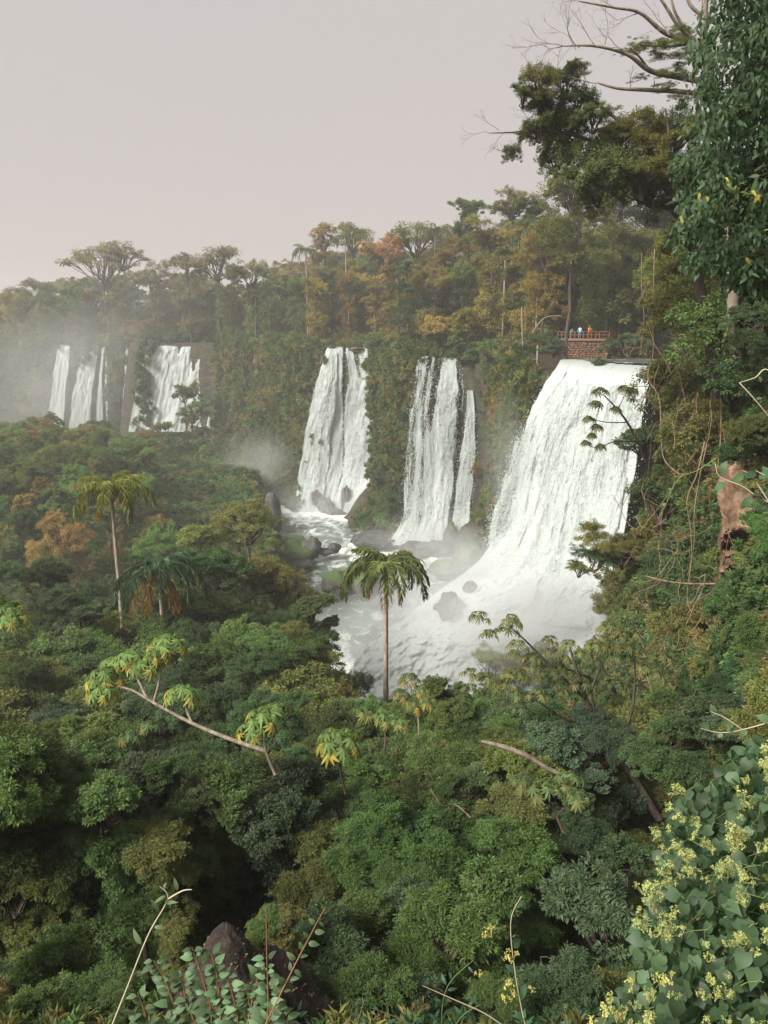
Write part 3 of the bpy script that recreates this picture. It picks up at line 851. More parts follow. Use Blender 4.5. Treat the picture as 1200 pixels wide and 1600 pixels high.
def ringed_trunk(H, r0, r1, seed, curve=(0, 0)):
    K = max(8, int(H * 4)); z = np.linspace(-.5, H, K); t = np.linspace(0, 1, K)
    P = np.stack([curve[0] * np.sin(t * PI / 2), curve[1] * t, z], -1)
    r = np.random.default_rng(seed)
    R = np.interp(t, [0, .1, .9, 1], [r0 * 1.25, r0, r1, r1 * 1.3]) * (1 + .04 * r.normal(size=K))
    V, F = tube1(P, R, 9)
    return mesh_np('trunk', V, F, [M_PALMT], smooth=True)
def palm(px, py, Y, crown_px, zg, label, lod='near', green=(.07, .095, .03), nhang=7, nout=8, nup=5, ndead=3, seed=0, curve=None, group=None, deadc=(.24, .13, .05)):
    """queen palm: the crown's centre (where the fronds spring) is at px, py"""
    r = np.random.default_rng(900 + seed)
    top = at(px, py, Y)
    L = crown_px / FOC * Y * .74
    H = top[2] - zg
    curve = curve or (0, 0)
    t = thing('palm_tree', label, 'palm tree', (top[0] - curve[0], top[1] - curve[1], zg), 0, group)
    ob('trunk', ringed_trunk(H, .21, .14, seed, curve), t)
    hub = (curve[0], curve[1], H)
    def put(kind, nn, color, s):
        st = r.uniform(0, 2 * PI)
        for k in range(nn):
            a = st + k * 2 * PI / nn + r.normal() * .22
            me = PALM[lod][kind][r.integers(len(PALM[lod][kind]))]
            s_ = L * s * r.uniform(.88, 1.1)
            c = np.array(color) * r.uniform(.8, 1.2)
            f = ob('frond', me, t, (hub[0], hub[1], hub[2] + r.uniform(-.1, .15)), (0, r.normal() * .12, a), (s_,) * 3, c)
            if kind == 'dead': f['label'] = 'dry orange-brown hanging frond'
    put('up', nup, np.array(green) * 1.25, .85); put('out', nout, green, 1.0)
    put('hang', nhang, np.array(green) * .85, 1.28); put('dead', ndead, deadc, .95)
    return t

# ---------------------------------------------------------------- palmate-leaf (cecropia-like) rosette trees
def palmate(nl, seed, droop=.45, asp=.21):
    """one hand-shaped leaf: leaflets of length 1 radiating from the origin and hanging"""
    r = np.random.default_rng(seed)
    a = np.linspace(-2.5, 2.5, nl) + r.normal(size=nl) * .08
    dd = np.stack([np.cos(a), np.sin(a), -droop + r.normal(size=nl) * .1], -1)
    ln = np.interp(np.abs(a), [0, 2.5], [1, .72]) * r.uniform(.9, 1.1, nl)
    V, F, rv = leaves(np.zeros((nl, 3)), dd, np.tile([0, 0, 1.], (nl, 1)) + dd * [.3, .3, 0], ln, asp, .2, 1, r)
    Vt, Ft = tube1([(0, 0, 0), (-.5, 0, -.12), (-1.2, 0, -.5)], [.02, .02, .02], 3)
    V2, F2 = join([(V, F), (Vt, Ft)])
    return mesh_np('leaf', V2, F2, [M_LEAFC], {'rv': np.concatenate([rv, np.full(len(Vt), .4)])})
M_LEAFC = leaf_mat('hand_leaf', spread=.3, amt=.35, yellow=(1.7, 1.25, .5), trans=.3)
HAND = [palmate(9, 40 + k, .28 + .12 * k) for k in range(4)]
def rosette(parent, centre, size, leafr, n_, color, old, seed):
    """an umbrella of hand leaves around a twig end"""
    r = np.random.default_rng(seed)
    for k in range(n_):
        f = (k + .5) / n_
        a = k * 2.399 + r.normal() * .2
        el = PI / 2 * (1 - f ** .75 * 1.12)
        q = np.array([math.cos(a) * math.cos(el), math.sin(a) * math.cos(el), math.sin(el) * .6]) * size
        c = np.array(color) * (1 - f) + np.array(old) * f if f > .62 else np.array(color)
        ob('leaf', HAND[r.integers(4)], parent, tuple(np.array(centre) + q), (r.normal() * .12, .25 + (PI / 2 - el) * .28, a), (leafr * r.uniform(.8, 1.15),) * 3, c * r.uniform(.85, 1.15))

# ---------------------------------------------------------------- bare branches grown by forking
def forks(p0, d0, L0, r0, depth, r, spread=.55, up=.08, wob=.12, kids=(2, 3), shrink=.68):
    """list of (points, radii) tubes of 4 points"""
    P, R = [], []
    stack = [(np.array(p0, float), unit(np.array(d0, float)), L0, r0, depth)]
    while stack:
        p, d, L, rad, k = stack.pop()
        pts = [p]; dd = d
        for i in range(3):
            dd = unit(dd + r.normal(size=3) * wob + [0, 0, up]); pts.append(pts[-1] + dd * L / 3)
        P.append(pts); R.append(np.linspace(rad, rad * .62, 4))
        if k > 0:
            for j in range(r.integers(kids[0], kids[1] + 1)):
                q = pts[3] if j == 0 else pts[r.integers(1, 4)]
                nd = unit(dd + r.normal(size=3) * spread * (.5 if j == 0 else 1))
                stack.append((q, nd, L * shrink * r.uniform(.75, 1.2), rad * (.62 if j == 0 else .5), k - 1))
    return np.array(P), np.array(R)
# ---------------------------------------------------------------- surface samples of the land, for everything that grows
VV = np.stack([GX, GY, GZ], -1).reshape(-1, 3)
q0, q1, q2, q3 = (VV[GF[:, k]] for k in range(4))
qc = (q0 + q1 + q2 + q3) / 4
nr = np.cross(q2 - q0, q3 - q1) * .5
qa = np.linalg.norm(nr, axis=1); nr = nr / qa[:, None]
dist = np.hypot(qc[:, 0], qc[:, 1])
infr = (np.abs(qc[:, 0]) < qc[:, 1] * .56 + 9) & (qc[:, 1] > 1.5) & (qc[:, 1] < 430)
sdc = seg_dist(qc[:, 0], qc[:, 1], RIM); insd = inside(qc[:, 0], qc[:, 1], POLY)
sdc = np.where(insd, sdc, -sdc)
wet = (qc[:, 2] < RIV + .5)
chan_y = 93 + (qc[:, 0] - 27) * .30
wet |= (qc[:, 0] > 20) & (qc[:, 1] - chan_y > -11.5) & (qc[:, 1] - chan_y < 25) & (qc[:, 2] < -2.6) & insd
# behind and in front of the falling water nothing grows
fal = [(big_L[2], big_R[3]), (mid_L[1], mid_R[1]), (cen_L[1], cen_R[1]), ((244, 543, 272), (341, 545, 272)), ((129, 545, 286), (168, 545, 286)), ((194, 545, 279), (216, 545, 279)), ((89, 545, 288), (109, 545, 288)), ((-60, 540, 330), (9, 527, 330)), ((727, 600, 151), (745, 600, 151))]
FSEG = [(at(*a)[:2], at(*b)[:2]) for a, b in fal]
def in_fall(x, y, margin=1.0, front=16, back=4):
    bad = np.zeros(np.shape(x), bool)
    for a, b in FSEG:
        d_ = b - a; L = np.hypot(*d_); d_ = d_ / L
        s = (x - a[0]) * d_[0] + (y - a[1]) * d_[1]; t = (x - a[0]) * d_[1] - (y - a[1]) * d_[0]
        bad |= (s > -margin) & (s < L + margin) & (t < front) & (t > -back)
    return bad
def blocks_fall(p, R):
    """true when a crown of radius R at p would stand between the camera and falling water (photo corridors)"""
    px, py = pix(p); k = FOC * R / max(p[1], 1)
    for (x0, x1, y0, y1, Yf) in ((470, 600, 550, 815, 178), (605, 745, 570, 860, 142), (222, 335, 548, 640, 262), (75, 175, 545, 650, 276), (795, 985, 580, 800, 84), (560, 945, 800, 1060, 72), (440, 560, 790, 900, 110), (852, 998, 500, 562, 116.5), (1112, 1215, 720, 950, 34), (75, 340, 535, 650, 255), (255, 430, 725, 790, 150),
                                 (135, 310, 1000, 1120, 15.6), (300, 400, 1110, 1160, 14.6), (375, 450, 1100, 1150, 13.8), (500, 560, 1145, 1195, 13.6), (755, 885, 1150, 1215, 17.4), (760, 1040, 960, 1120, 19.5), (585, 680, 1045, 1120, 19), (90, 240, 1215, 1300, 11.2), (320, 520, 1220, 1310, 13.5)):
        if p[1] < Yf and px + k * .8 > x0 and px - k * .8 < x1 and py + k * .7 > y0 and py - k * .8 < y1: return True
    return False
# tops of the three belts of trees, as heights in the photograph
SK_NEAR = np.array([(-80, 870), (0, 870), (90, 900), (150, 905), (225, 880), (285, 830), (370, 795), (420, 800), (440, 850), (500, 910), (535, 985), (548, 1085), (620, 1090), (700, 1075), (745, 1010), (800, 975), (860, 1000), (905, 930), (925, 850), (965, 800), (985, 700), (1000, 540), (1040, 330), (1100, 100), (1280, 0)], float)
SK_TER = np.array([(-80, 640), (0, 655), (60, 645), (100, 660), (165, 660), (210, 690), (250, 640), (285, 585), (310, 620), (345, 690), (420, 740), (460, 800), (520, 840), (700, 850)], float)
SK_PLA = np.array([(-80, 435), (0, 450), (60, 445), (105, 410), (160, 385), (210, 395), (225, 430), (260, 415), (330, 400), (400, 405), (440, 400), (480, 385), (540, 360), (600, 372), (660, 355), (710, 335), (745, 312), (790, 305), (840, 290), (900, 250), (1000, 200), (1280, 60)], float)
def limit(px, S_): return np.interp(px, S_[:, 0], S_[:, 1])

LAND = [((537, 690), 'tall stranded waterfall'), ((680, 700), 'lacy waterfall'), ((730, 740), 'thread waterfall'), ((900, 720), 'broad waterfall'), ((280, 590), 'distant wide waterfall'), ((120, 590), 'misty pair of waterfalls'),
        ((172, 780), 'tall pale-trunked palm'), ((260, 900), 'palm with rusty fronds'), ((605, 900), 'lone palm over the pool'), ((915, 520), 'walkway with people'), ((215, 510), 'red distant railing'), ((472, 610), 'orange rock scar'),
        ((1150, 850), 'pale rock outcrop'), ((850, 440), 'slim ridge trunk'), ((480, 400), 'ridge palms'), ((770, 320), 'skyline crowns'), ((220, 1040), 'yellow-green rosette tree'), ((530, 1160), 'single yellow rosette'), ((820, 1180), 'broken pale branch'),
        ((980, 1180), 'hand-leaved tree'), ((370, 1480), 'brown earth mound'), ((1120, 1400), 'yellow-flowered vine'), ((450, 860), 'mossy river boulders'), ((660, 860), 'large wet boulder'), ((350, 1040), 'gap of white water'), ((90, 760), 'russet slender trees'),
        ((330, 760), 'bright green bank'), ((1120, 200), 'big drooping-leaved tree'), ((1040, 520), 'hanging lianas'), ((600, 1330), 'dark hollow'), ((150, 1300), 'bright green spray of leaves'), ((760, 1500), 'yellow flower stems'), ((400, 1290), 'sunlit thicket')]
def colour_word(c):
    r, g, b = c
    v = g / 1.8; r = r / 1.8; b = b / 1.8; g = v
    w = 'deep green' if v < .045 else ('mid green' if v < .07 else 'light green')
    if b > .55 * g: w = 'blue-green' if v > .035 else 'dark blue-green'
    if r > .8 * g: w = 'olive' if v < .09 else 'yellow-olive'
    if r > 1.15 * g: w = 'brownish olive' if v < .08 else 'russet'
    return w
def describe(p, R, c, kind):
    px, py = pix(np.array(p))
    best = sorted(LAND, key=lambda a: math.hypot(a[0][0] - px, a[0][1] - py))[0]
    dx, dy = px - best[0][0], py - best[0][1]
    if abs(dy) > abs(dx): rel = ('high above' if dy < -60 else 'just above') if dy < 0 else ('well below' if dy > 60 else 'just below')
    else: rel = ('a little before' if dx < 0 else 'a little past') if abs(dx) < 60 else ('some way before' if dx < 0 else 'some way past')
    size = 'small' if R < 1.7 else ('mid-sized' if R < 3.4 else 'large')
    shp = {'dome': 'round-crowned tree', 'umbrella': 'flat-topped airy tree', 'feather': 'fine-leaved feathery tree', 'drape': 'tree draped with creepers', 'bush': 'bush'}[kind]
    return '%s %s %s %s the %s' % (size, colour_word(c), shp, rel, best[1])
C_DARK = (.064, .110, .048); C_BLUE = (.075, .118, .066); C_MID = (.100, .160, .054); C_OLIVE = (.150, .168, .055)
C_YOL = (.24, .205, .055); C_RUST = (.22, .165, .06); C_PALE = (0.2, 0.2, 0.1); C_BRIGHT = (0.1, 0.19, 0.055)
def pick(cs, w):
    return cs[rng.choice(len(cs), p=np.array(w) / sum(w))]
GROUPS = {'near': 'trees on the slope beneath the viewpoint', 'terrace': 'trees on the low wooded terrace', 'plateau': 'trees on the ridge above the falls', 'bush': 'bushes clinging to the gorge walls'}

def scatter(mask, n_try, rmin, weights=None):
    idx = np.nonzero(mask)[0]
    w = qa[idx] * (1 if weights is None else weights[idx]); w = w / w.sum()
    ch = idx[rng.choice(len(idx), n_try, p=w)]
    P = qc[ch] + 0; keep = []; kp = np.zeros((0, 3)); kr = np.zeros(0)
    for j in range(n_try):
        r_ = rmin(P[j]) if callable(rmin) else rmin
        if len(keep) and (np.linalg.norm(kp - P[j], axis=1) < (kr + r_) * .5).any(): continue
        keep.append(ch[j]); kp = np.vstack([kp, P[j]]); kr = np.append(kr, r_)
    return keep
flat = nr[:, 2] > .45
fallz = in_fall(qc[:, 0], qc[:, 1], margin=2.5, front=22, back=4)
near_m = infr & flat & ~wet & (qc[:, 1] < 76) & (qc[:, 1] > 8) & (sdc < 2)
ter_m = infr & flat & ~wet & ~fallz & (qc[:, 1] > 97) & (sdc < -7) & (qc[:, 2] > -40)
pla_m = infr & ~wet & ~fallz & (sdc > 1.5) & (sdc < 85) & flat & (qc[:, 1] > 60)
nbz = infr & ~wet & (sdc > 1) & (sdc < 45) & flat & (qc[:, 1] <= 76) & (qc[:, 1] > 12)
def grow_belt(mask, n_try, rmin, belt, SK, heights, radii, kinds, cols, minH=.6):
    made = 0
    for j in scatter(mask, n_try, rmin):
        p = qc[j].copy()
        R = rng.uniform(*radii(p)); H = rng.uniform(*heights(p))
        kd = pick(*kinds(p)); sq = rng.uniform(.75, 1.0)
        px, py = pix(p)
        lim = limit(px, SK) + abs(rng.normal()) * 9
        ztop = at(px, lim, p[1])[2]
        hmax = heights(p)[1]
        if ztop - p[2] > H: H = max(H, min(hmax, (ztop - p[2]) * rng.uniform(.6, 1)))
        for tries in range(4):
            top = p[2] + H
            if top <= ztop: break
            H = ztop - p[2]; R = min(R, H * .8)
        if H < minH or R < .5: continue
        zc = p[2] + H - R * sq * .85
        zc = max(zc, p[2] + R * .35)
        if blocks_fall((p[0], p[1], zc), R): 
            R *= .6; zc = p[2] + R * .5
            if R < .6 or blocks_fall((p[0], p[1], zc), R): continue
        c = cols(p)
        bush = (zc - p[2]) < R * 1.0
        plant(kd, tuple(p), zc, R, c, describe((p[0], p[1], zc), R, c, 'bush' if bush else kd), GROUPS[belt], sq, trunkless=bush, bark=M_BARKP if rng.random() < .3 else M_BARK)
        made += 1
    print(belt, made)
grow_belt(near_m, 6000, lambda p: 1.1 + p[1] * .052, 'near', SK_NEAR, lambda p: (2.6 + p[1] * .03, 4.2 + p[1] * .20), lambda p: (.7 + p[1] * .034, 1.15 + p[1] * .052),
          lambda p: (['dome', 'feather', 'drape'], [.5, .3, .2]),
          lambda p: pick([C_DARK, C_BLUE, C_MID, C_OLIVE], [.20, .12, .42, .26]) if p[1] < 40 else pick([C_DARK, C_MID, C_OLIVE, C_BLUE], [.2, .35, .35, .1]))
ter_m &= ~((lambda a, b: (a > 235) & (a < 435) & (b > 722) & (b < 815))(*pix(qc)))      # the open green bank
grow_belt(ter_m, 1500, 5.6, 'terrace', SK_TER, lambda p: (3.5, 12), lambda p: (1.7, 5.4),
          lambda p: (['dome', 'feather', 'umbrella', 'drape'], [.5, .25, .05, .2]), lambda p: pick([C_MID, C_OLIVE, C_DARK, C_RUST, C_BRIGHT], [.24, .36, .03, .12, .25]))
grow_belt(pla_m, 2500, 5.6, 'plateau', SK_PLA, lambda p: (9, 19), lambda p: (3.2, 5.6),
          lambda p: (['dome', 'feather', 'umbrella', 'drape'], [.42, .3, .07, .2]), lambda p: pick([C_MID, C_OLIVE, C_YOL, C_RUST, C_DARK], [.24, .32, .22, .12, .10]))
grow_belt(nbz, 500, 4.2, 'plateau', SK_PLA, lambda p: (5, 13), lambda p: (2.0, 3.8),
          lambda p: (['dome', 'feather', 'drape'], [.3, .35, .35]), lambda p: pick([C_MID, C_OLIVE, C_DARK, C_YOL], [.3, .4, .2, .1]))
# low bushes between the near trees
nbm = infr & ~wet & (qc[:, 1] < 62) & (qc[:, 1] > 5) & (sdc < 4)
nb = 0
for j in scatter(nbm, 5000, lambda p: .6 + p[1] * .045):
    p = qc[j]; R = rng.uniform(.5, .9) * (1 + p[1] * .028)
    px, py = pix(p)
    if py > 1620 and p[1] < 8: continue
    if at(px, limit(px, SK_NEAR), p[1])[2] < p[2] + R * .8: continue
    kd = pick(['dome', 'drape', 'feather'], [.5, .15, .35]); c0 = p + nr[j] * R * .3
    c = pick([C_DARK, C_BLUE, C_MID, C_OLIVE, C_BRIGHT], [.2, .14, .34, .22, .10])
    plant(kd, tuple(p), c0[2], R, c, describe(c0, R, c, 'bush'), 'bushes under the near trees', .8, trunkless=True)
    nb += 1
print('low bushes', nb)
# bushes on the walls
wall_m = infr & ~wet & ~fallz & (sdc > -13) & (sdc < 2.5) & (qc[:, 1] > 20)
nb = 0
for j in scatter(wall_m & (qc[:, 1] < 300), 1500, lambda p: 2.4 + p[1] * .012):
    p = qc[j]; R = rng.uniform(1.1, 2.2) * (1 + p[1] * .004)
    c0 = p + nr[j] * R * .3
    if blocks_fall(c0, R): continue
    kd = pick(['dome', 'drape', 'feather'], [.45, .35, .2])
    c = pick([C_DARK, C_MID, C_OLIVE, C_YOL, C_RUST], [.3, .3, .25, .08, .07])
    plant(kd, tuple(p), c0[2], R, c, describe(c0, R, c, 'bush'), GROUPS['bush'], .95, trunkless=True)
    nb += 1
print('bushes', nb)

# ---------------------------------------------------------------- undergrowth that covers all of the soil: geometry nodes, stuff
def clump_src(name, kind, ncl, nlf, ls, seed):
    me, _ = crown(kind, ncl, nlf, ls, seed)
    return bpy.data.objects.new(name, me)
def cover(name, src, mask, n_, scale, color, seed, sink=.15, patch=0.0):
    r = np.random.default_rng(seed)
    idx = np.nonzero(mask)[0]; w = qa[idx] / np.maximum(dist[idx], 9) ** 1.25
    if patch: w = w * np.clip(noise(qc[idx, 0] / patch, qc[idx, 1] / patch, qc[idx, 2] / patch, seed) * 2.2 + .35, 0, 1)
    w /= w.sum()
    ch = idx[r.choice(len(idx), n_, p=w)]
    a, b = r.random((2, n_, 1))
    P = q0[ch] * (1 - a) * (1 - b) + q1[ch] * a * (1 - b) + q3[ch] * (1 - a) * b + q2[ch] * a * b
    ok = ~in_fall(P[:, 0], P[:, 1], 3.0, 24, 1.5)
    ok &= ~((P[:, 0] > 22) & (P[:, 0] < 50) & (P[:, 1] > 98) & (P[:, 1] < 121)) & ~((P[:, 0] > 13) & (P[:, 0] < 20) & (P[:, 1] > 23) & (P[:, 1] < 34) & (P[:, 2] > -15) & (P[:, 0] > P[:, 1] * .43))
    P = P[ok]; N = nr[ch][ok]
    sc = (scale(P) * r.uniform(.6, 1.4, len(P)))
    P = P + N * sc[:, None] * sink
    ta = np.arctan2(N[:, 1], N[:, 0]); ti = np.arccos(np.clip(N[:, 2], -1, 1)) * .6
    rot = np.stack([-np.sin(ta) * ti, np.cos(ta) * ti, r.uniform(0, 6.28, len(P))], -1)
    return instancer(name, src, P, rot, sc, color)
grow_m = infr & ~wet & (qc[:, 2] > RIV + 1) & (sdc < 60)
scl = lambda P: .35 + np.hypot(P[:, 0], P[:, 1]) * .011
big_scl = lambda P: .45 + np.hypot(P[:, 0], P[:, 1]) * .011
cover('undergrowth', clump_src('clump_a', 'dome', 14, 50, .19, 700), grow_m, 7500, scl, (0.070, 0.121, 0.047), 1)
cover('undergrowth', clump_src('clump_b', 'feather', 14, 50, .24, 701), grow_m, 3500, scl, (0.155, 0.163, 0.056), 2, patch=5)
cover('undergrowth', clump_src('clump_f', 'dome', 12, 45, .24, 705), grow_m, 3500, scl, (0.062, 0.132, 0.071), 6, patch=4)
cover('undergrowth', clump_src('clump_g', 'feather', 12, 45, .2, 706), grow_m, 2200, scl, (0.218, 0.184, 0.081), 7, patch=3)
cover('undergrowth', clump_src('clump_h', 'dome', 12, 45, .2, 707), grow_m, 2200, scl, (0.124, 0.217, 0.070), 8, patch=3.5)
steep = grow_m & (nr[:, 2] < .6)
cover('creeping_foliage', clump_src('clump_c', 'drape', 12, 60, .22, 702), steep, 5000, big_scl, (0.139, 0.155, 0.053), 3, patch=5)
cover('creeping_foliage', clump_src('clump_d', 'dome', 12, 60, .22, 703), steep, 3800, big_scl, (0.070, 0.121, 0.044), 4, patch=7)
cover('creeping_foliage', clump_src('clump_i', 'drape', 12, 60, .2, 708), steep, 800, big_scl, (0.196, 0.161, 0.075), 9, patch=3)
# leafy bank below the far falls
cover('ground_cover_leaves', clump_src('clump_j', 'dome', 16, 60, .12, 714), infr & ~wet & (qc[:, 1] > 140) & (qc[:, 1] < 200) & (sdc < -6) & ((lambda a, b: (a > 225) & (a < 440) & (b > 715) & (b < 820))(*pix(qc))), 1500, lambda P: .8 + 0 * P[:, 1], (.13, .24, .065), 15)
cover('ground_cover_leaves', clump_src('clump_e', 'dome', 16, 60, .16, 704), infr & ~wet & (qc[:, 1] > 100) & (qc[:, 1] < 240) & (sdc < -6) & (qc[:, 0] < -14), 3500, lambda P: .9 + P[:, 1] * .003, (0.109, 0.217, 0.078), 5)

# ---------------------------------------------------------------- palms
def gz(x, y): return float(land(np.array([x]), np.array([y]))[0])
def palm_at(px, py, Y, *a, **k):
    p = at(px, py, Y); return palm(px, py, Y, a[0], gz(p[0], p[1]) if 'zg' not in k else k.pop('zg'), *a[1:], **k)
palm_at(603, 885, 45, 118, 'lone palm with drooping feather crown standing against the white cascade', seed=1, green=(.12, .155, .055))
palm_at(173, 765, 58, 96, 'tall palm with long pale straight trunk rising from the wooded slope', seed=2, green=(.17, .19, .045), nup=7, deadc=(.2, .12, .03))
palm_at(248, 890, 50, 118, 'dark palm with rusty hanging fronds beside the tall pale-trunked palm', seed=3, green=(.05, .095, .05), nup=3, nout=8, ndead=7, deadc=(.26, .15, .04))
for i_, (px, py, Y, w, lb) in enumerate([(478, 392, 215, 36, 'small ridge palm with drooping dark crown, first of the skyline palms'), (540, 372, 212, 38, 'ridge palm with two-tiered dark crown against the pale sky'),
        (597, 402, 208, 38, 'bluish-green ridge palm half sunk among other crowns'), (680, 362, 185, 44, 'broad fan-topped pale green palm on the skyline ridge'),
        (845, 360, 128, 52, 'palm with very long thin straight trunk before the walkway'), (790, 392, 150, 36, 'short palm among the trees uphill of the thread of water'), (620, 420, 200, 30, 'little palm low on the ridge behind the tall waterfall')]):
    palm_at(px, py, Y, w, lb, lod='far', seed=20 + i_, green=(.10, .125, .045), nhang=6, nout=7, nup=4, ndead=2, group='palms along the ridge')
def hit(px, py, y0=20, y1=330):
    Y = np.linspace(y0, y1, 900)
    P = np.array([at(px, py, y) for y in Y]); h = land(P[:, 0], P[:, 1])
    k = np.nonzero(P[:, 2] < h)[0]
    return Y[k[0]] if len(k) else y1
# ---------------------------------------------------------------- rocks
def rock_mat(name, a, b, c, sc=.8, moss=None):
    m, n, l = new_mat(name)
    co = objco(n, l)
    t = ntex(n, l, co, sc, 8, .65, .4)
    col = ramp(n, l, t, [(.32, a), (.5, b), (.68, c)])
    if moss:
        geo = n.new('ShaderNodeNewGeometry'); s = n.new('ShaderNodeSeparateXYZ'); l.new(geo.outputs['Normal'], s.inputs[0])
        f = math_(n, l, 'MULTIPLY_ADD', math_(n, l, 'ADD', s.outputs[2], math_(n, l, 'MULTIPLY', t, 1.2)), 3, -3.0, clamp=True)
        col = mixc(n, l, f, col, moss)
    out(m, n, l, bsdf(n, l, col, .7, .35, bump(n, l, t, .8, .3))); return m
M_WET = rock_mat('wet_rock', (.02, .02, .02), (.05, .05, .048), (.12, .12, .11), 1.0)
M_MOSSY = rock_mat('mossy_rock', (.02, .02, .018), (.06, .055, .045), (.11, .10, .08), 1.0, (.06, .10, .03))
M_ORANGE = rock_mat('orange_rock', (.22, .08, .035), (.38, .15, .06), (.45, .25, .13), .6)
M_TAN = rock_mat('tan_rock', (.05, .03, .02), (.18, .105, .06), (.29, .215, .15), 1.3)
M_SOIL = rock_mat('brown_earth', (.014, .011, .010), (.036, .027, .022), (.08, .056, .044), 3.6, None)
M_WALL = rock_mat('walkway_wall_stone', (.05, .025, .018), (.13, .065, .04), (.24, .15, .11), 3)
def rock_mesh(rx, ry, rz, seed, rough=.3, nlat=22, nlon=32, flat=0):
    th = np.linspace(0, PI, nlat); ph = np.linspace(0, 2 * PI, nlon, endpoint=False)
    T, Ph = np.meshgrid(th, ph, indexing='ij')
    d = np.stack([np.sin(T) * np.cos(Ph), np.sin(T) * np.sin(Ph), np.cos(T)], -1)
    k = 1 + rough * fbm(d[..., 0] * 1.7, d[..., 1] * 1.7, d[..., 2] * 1.7, seed, 4) + rough * .5 * np.round(2.5 * noise(d[..., 0] * 2.4, d[..., 1] * 2.4, d[..., 2] * 2.4, seed + 2)) / 2.5
    P = d * k[..., None] * [rx, ry, rz]
    i = np.arange(nlat * nlon).reshape(nlat, nlon); j = np.roll(i, -1, 1)
    F = np.stack([i[:-1], i[1:], j[1:], j[:-1]], -1).reshape(-1, 4)
    return P.reshape(-1, 3), F
def boulder(px, py, Y, wpx, hpx, label, mat=None, seed=0, sink=.25, name='boulder', deep=1.0, rough=.3, cat='boulder'):
    c = at(px, py, Y); rx = wpx / 2 / FOC * Y; rz = hpx / 2 / FOC * Y
    V, F = rock_mesh(rx, rx * deep, rz, seed, rough)
    o = ob(name, mesh_np(name, V, [F], [mat or M_WET], smooth=True), None, tuple(c))
    return tag(o, label, cat)
boulder(510, 796, 181, 26, 34, 'upright dark boulder at the foot of the tall stranded waterfall', seed=1)
boulder(525, 805, 179, 34, 20, 'rounded boulder with white water pouring round it, beside the upright one', seed=2)
boulder(513, 821, 172, 52, 13, 'long flat slab of dark rock lying in the pool', seed=3)
boulder(541, 790, 182, 16, 60, 'tall mossy rock rib standing in the falling water', M_MOSSY, 4)
boulder(650, 862, 144, 58, 36, 'large wet rounded boulder at the foot of the lacy waterfall', seed=5)
boulder(688, 860, 143, 44, 34, 'dark boulder with a thread of water beside it', seed=6)
boulder(703, 848, 146, 30, 60, 'steep mossy rock between lacy and thread waterfalls', M_MOSSY, 7)
boulder(590, 842, 150, 84, 22, 'low broad rock ledge under the mossy spur', M_WET, 8)
boulder(455, 862, 140, 84, 44, 'mossy rounded rock island in the river', M_MOSSY, 9)
boulder(487, 856, 139, 30, 34, 'dark bare end rock of the mossy islet', M_WET, 10)
boulder(522, 856, 140, 22, 16, 'small dark rock alone in midstream', M_WET, 11)
boulder(508, 862, 140, 26, 10, 'low rock awash beside the small midstream rock', M_WET, 12)
boulder(455, 880, 134, 70, 12, 'flat shelf of rock edging the river below the islet', M_WET, 13)
boulder(530, 912, 118, 60, 44, 'hump of mossy rock behind the lone palm crown', M_MOSSY, 14)
boulder(572, 915, 112, 50, 50, 'green mossy shoulder of rock hidden partly by the lone palm', M_MOSSY, 15)
boulder(700, 890, 118, 60, 30, 'mossy ledge with water running over it below the thread waterfall', M_MOSSY, 16)
boulder(735, 870, 125, 60, 50, 'green mossy slope rock beside the broad waterfall', M_MOSSY, 17)
boulder(703, 948, 87.6, 46, 36, 'grey rock breaking through the white cascade', M_WET, 18, rough=.55)
boulder(748, 980, 85.8, 36, 50, 'second grey rock in the white cascade, partly veiled', M_WET, 19)
boulder(735, 918, 90, 26, 18, 'small rock high in the white cascade', M_WET, 20)
boulder(425, 805, 160, 30, 70, 'upright dark rock bank where green slope meets the pool', M_WET, 21)
boulder(556, 545, 191, 22, 5, 'reddish flat rocks on the lip of the tall waterfall', M_WALL, 22)
def cliff_patch(outline, y0, label, mat, seed, proud=2.8):
    """bare rock standing a little proud of the wall; outline as (py, left px, right px)"""
    o_ = np.array(outline, float); nv, nu = 40, 22
    v = np.linspace(o_[0, 0], o_[-1, 0], nv); a = np.interp(v, o_[:, 0], o_[:, 1]); b = np.interp(v, o_[:, 0], o_[:, 2])
    D = np.array([[hit(a[i] + (b[i] - a[i]) * u, v[i], y0) for u in np.linspace(0, 1, 5)] for i in range(0, nv, 5)])
    base = np.median(D)
    P = np.zeros((nv, nu, 3))
    for i in range(nv):
        for j in range(nu):
            u = j / (nu - 1); e = min(u, 1 - u, i / (nv - 1), 1 - i / (nv - 1)) * 2
            px = a[i] + (b[i] - a[i]) * u
            d = np.interp(i, range(0, nv, 5), D.mean(axis=1)) * .5 + base * .5
            f = noise(u * 3, v[i] / 14, 0, seed) * .9 + np.round(2.5 * noise(u * 4, v[i] / 9, 3, seed)) / 2.5 * .8
            P[i, j] = at(px, v[i], d - proud * min(1, e * 5) - f * min(1, e * 5) + 1.5 * (1 - min(1, e * 5)))
    i = np.arange(nu * nv).reshape(nv, nu)
    F = np.stack([i[:-1, :-1], i[1:, :-1], i[1:, 1:], i[:-1, 1:]], -1).reshape(-1, 4)
    tag(ob('cliff_rock', mesh_np('cliff_rock', P, [F], [mat])), label, 'cliff rock')
cliff_patch([(582, 462, 480), (592, 461, 482), (605, 464, 478), (625, 467, 478), (645, 470, 480)], 172, 'bare orange rock scar on the cliff beside the tall waterfall', M_ORANGE, 23)
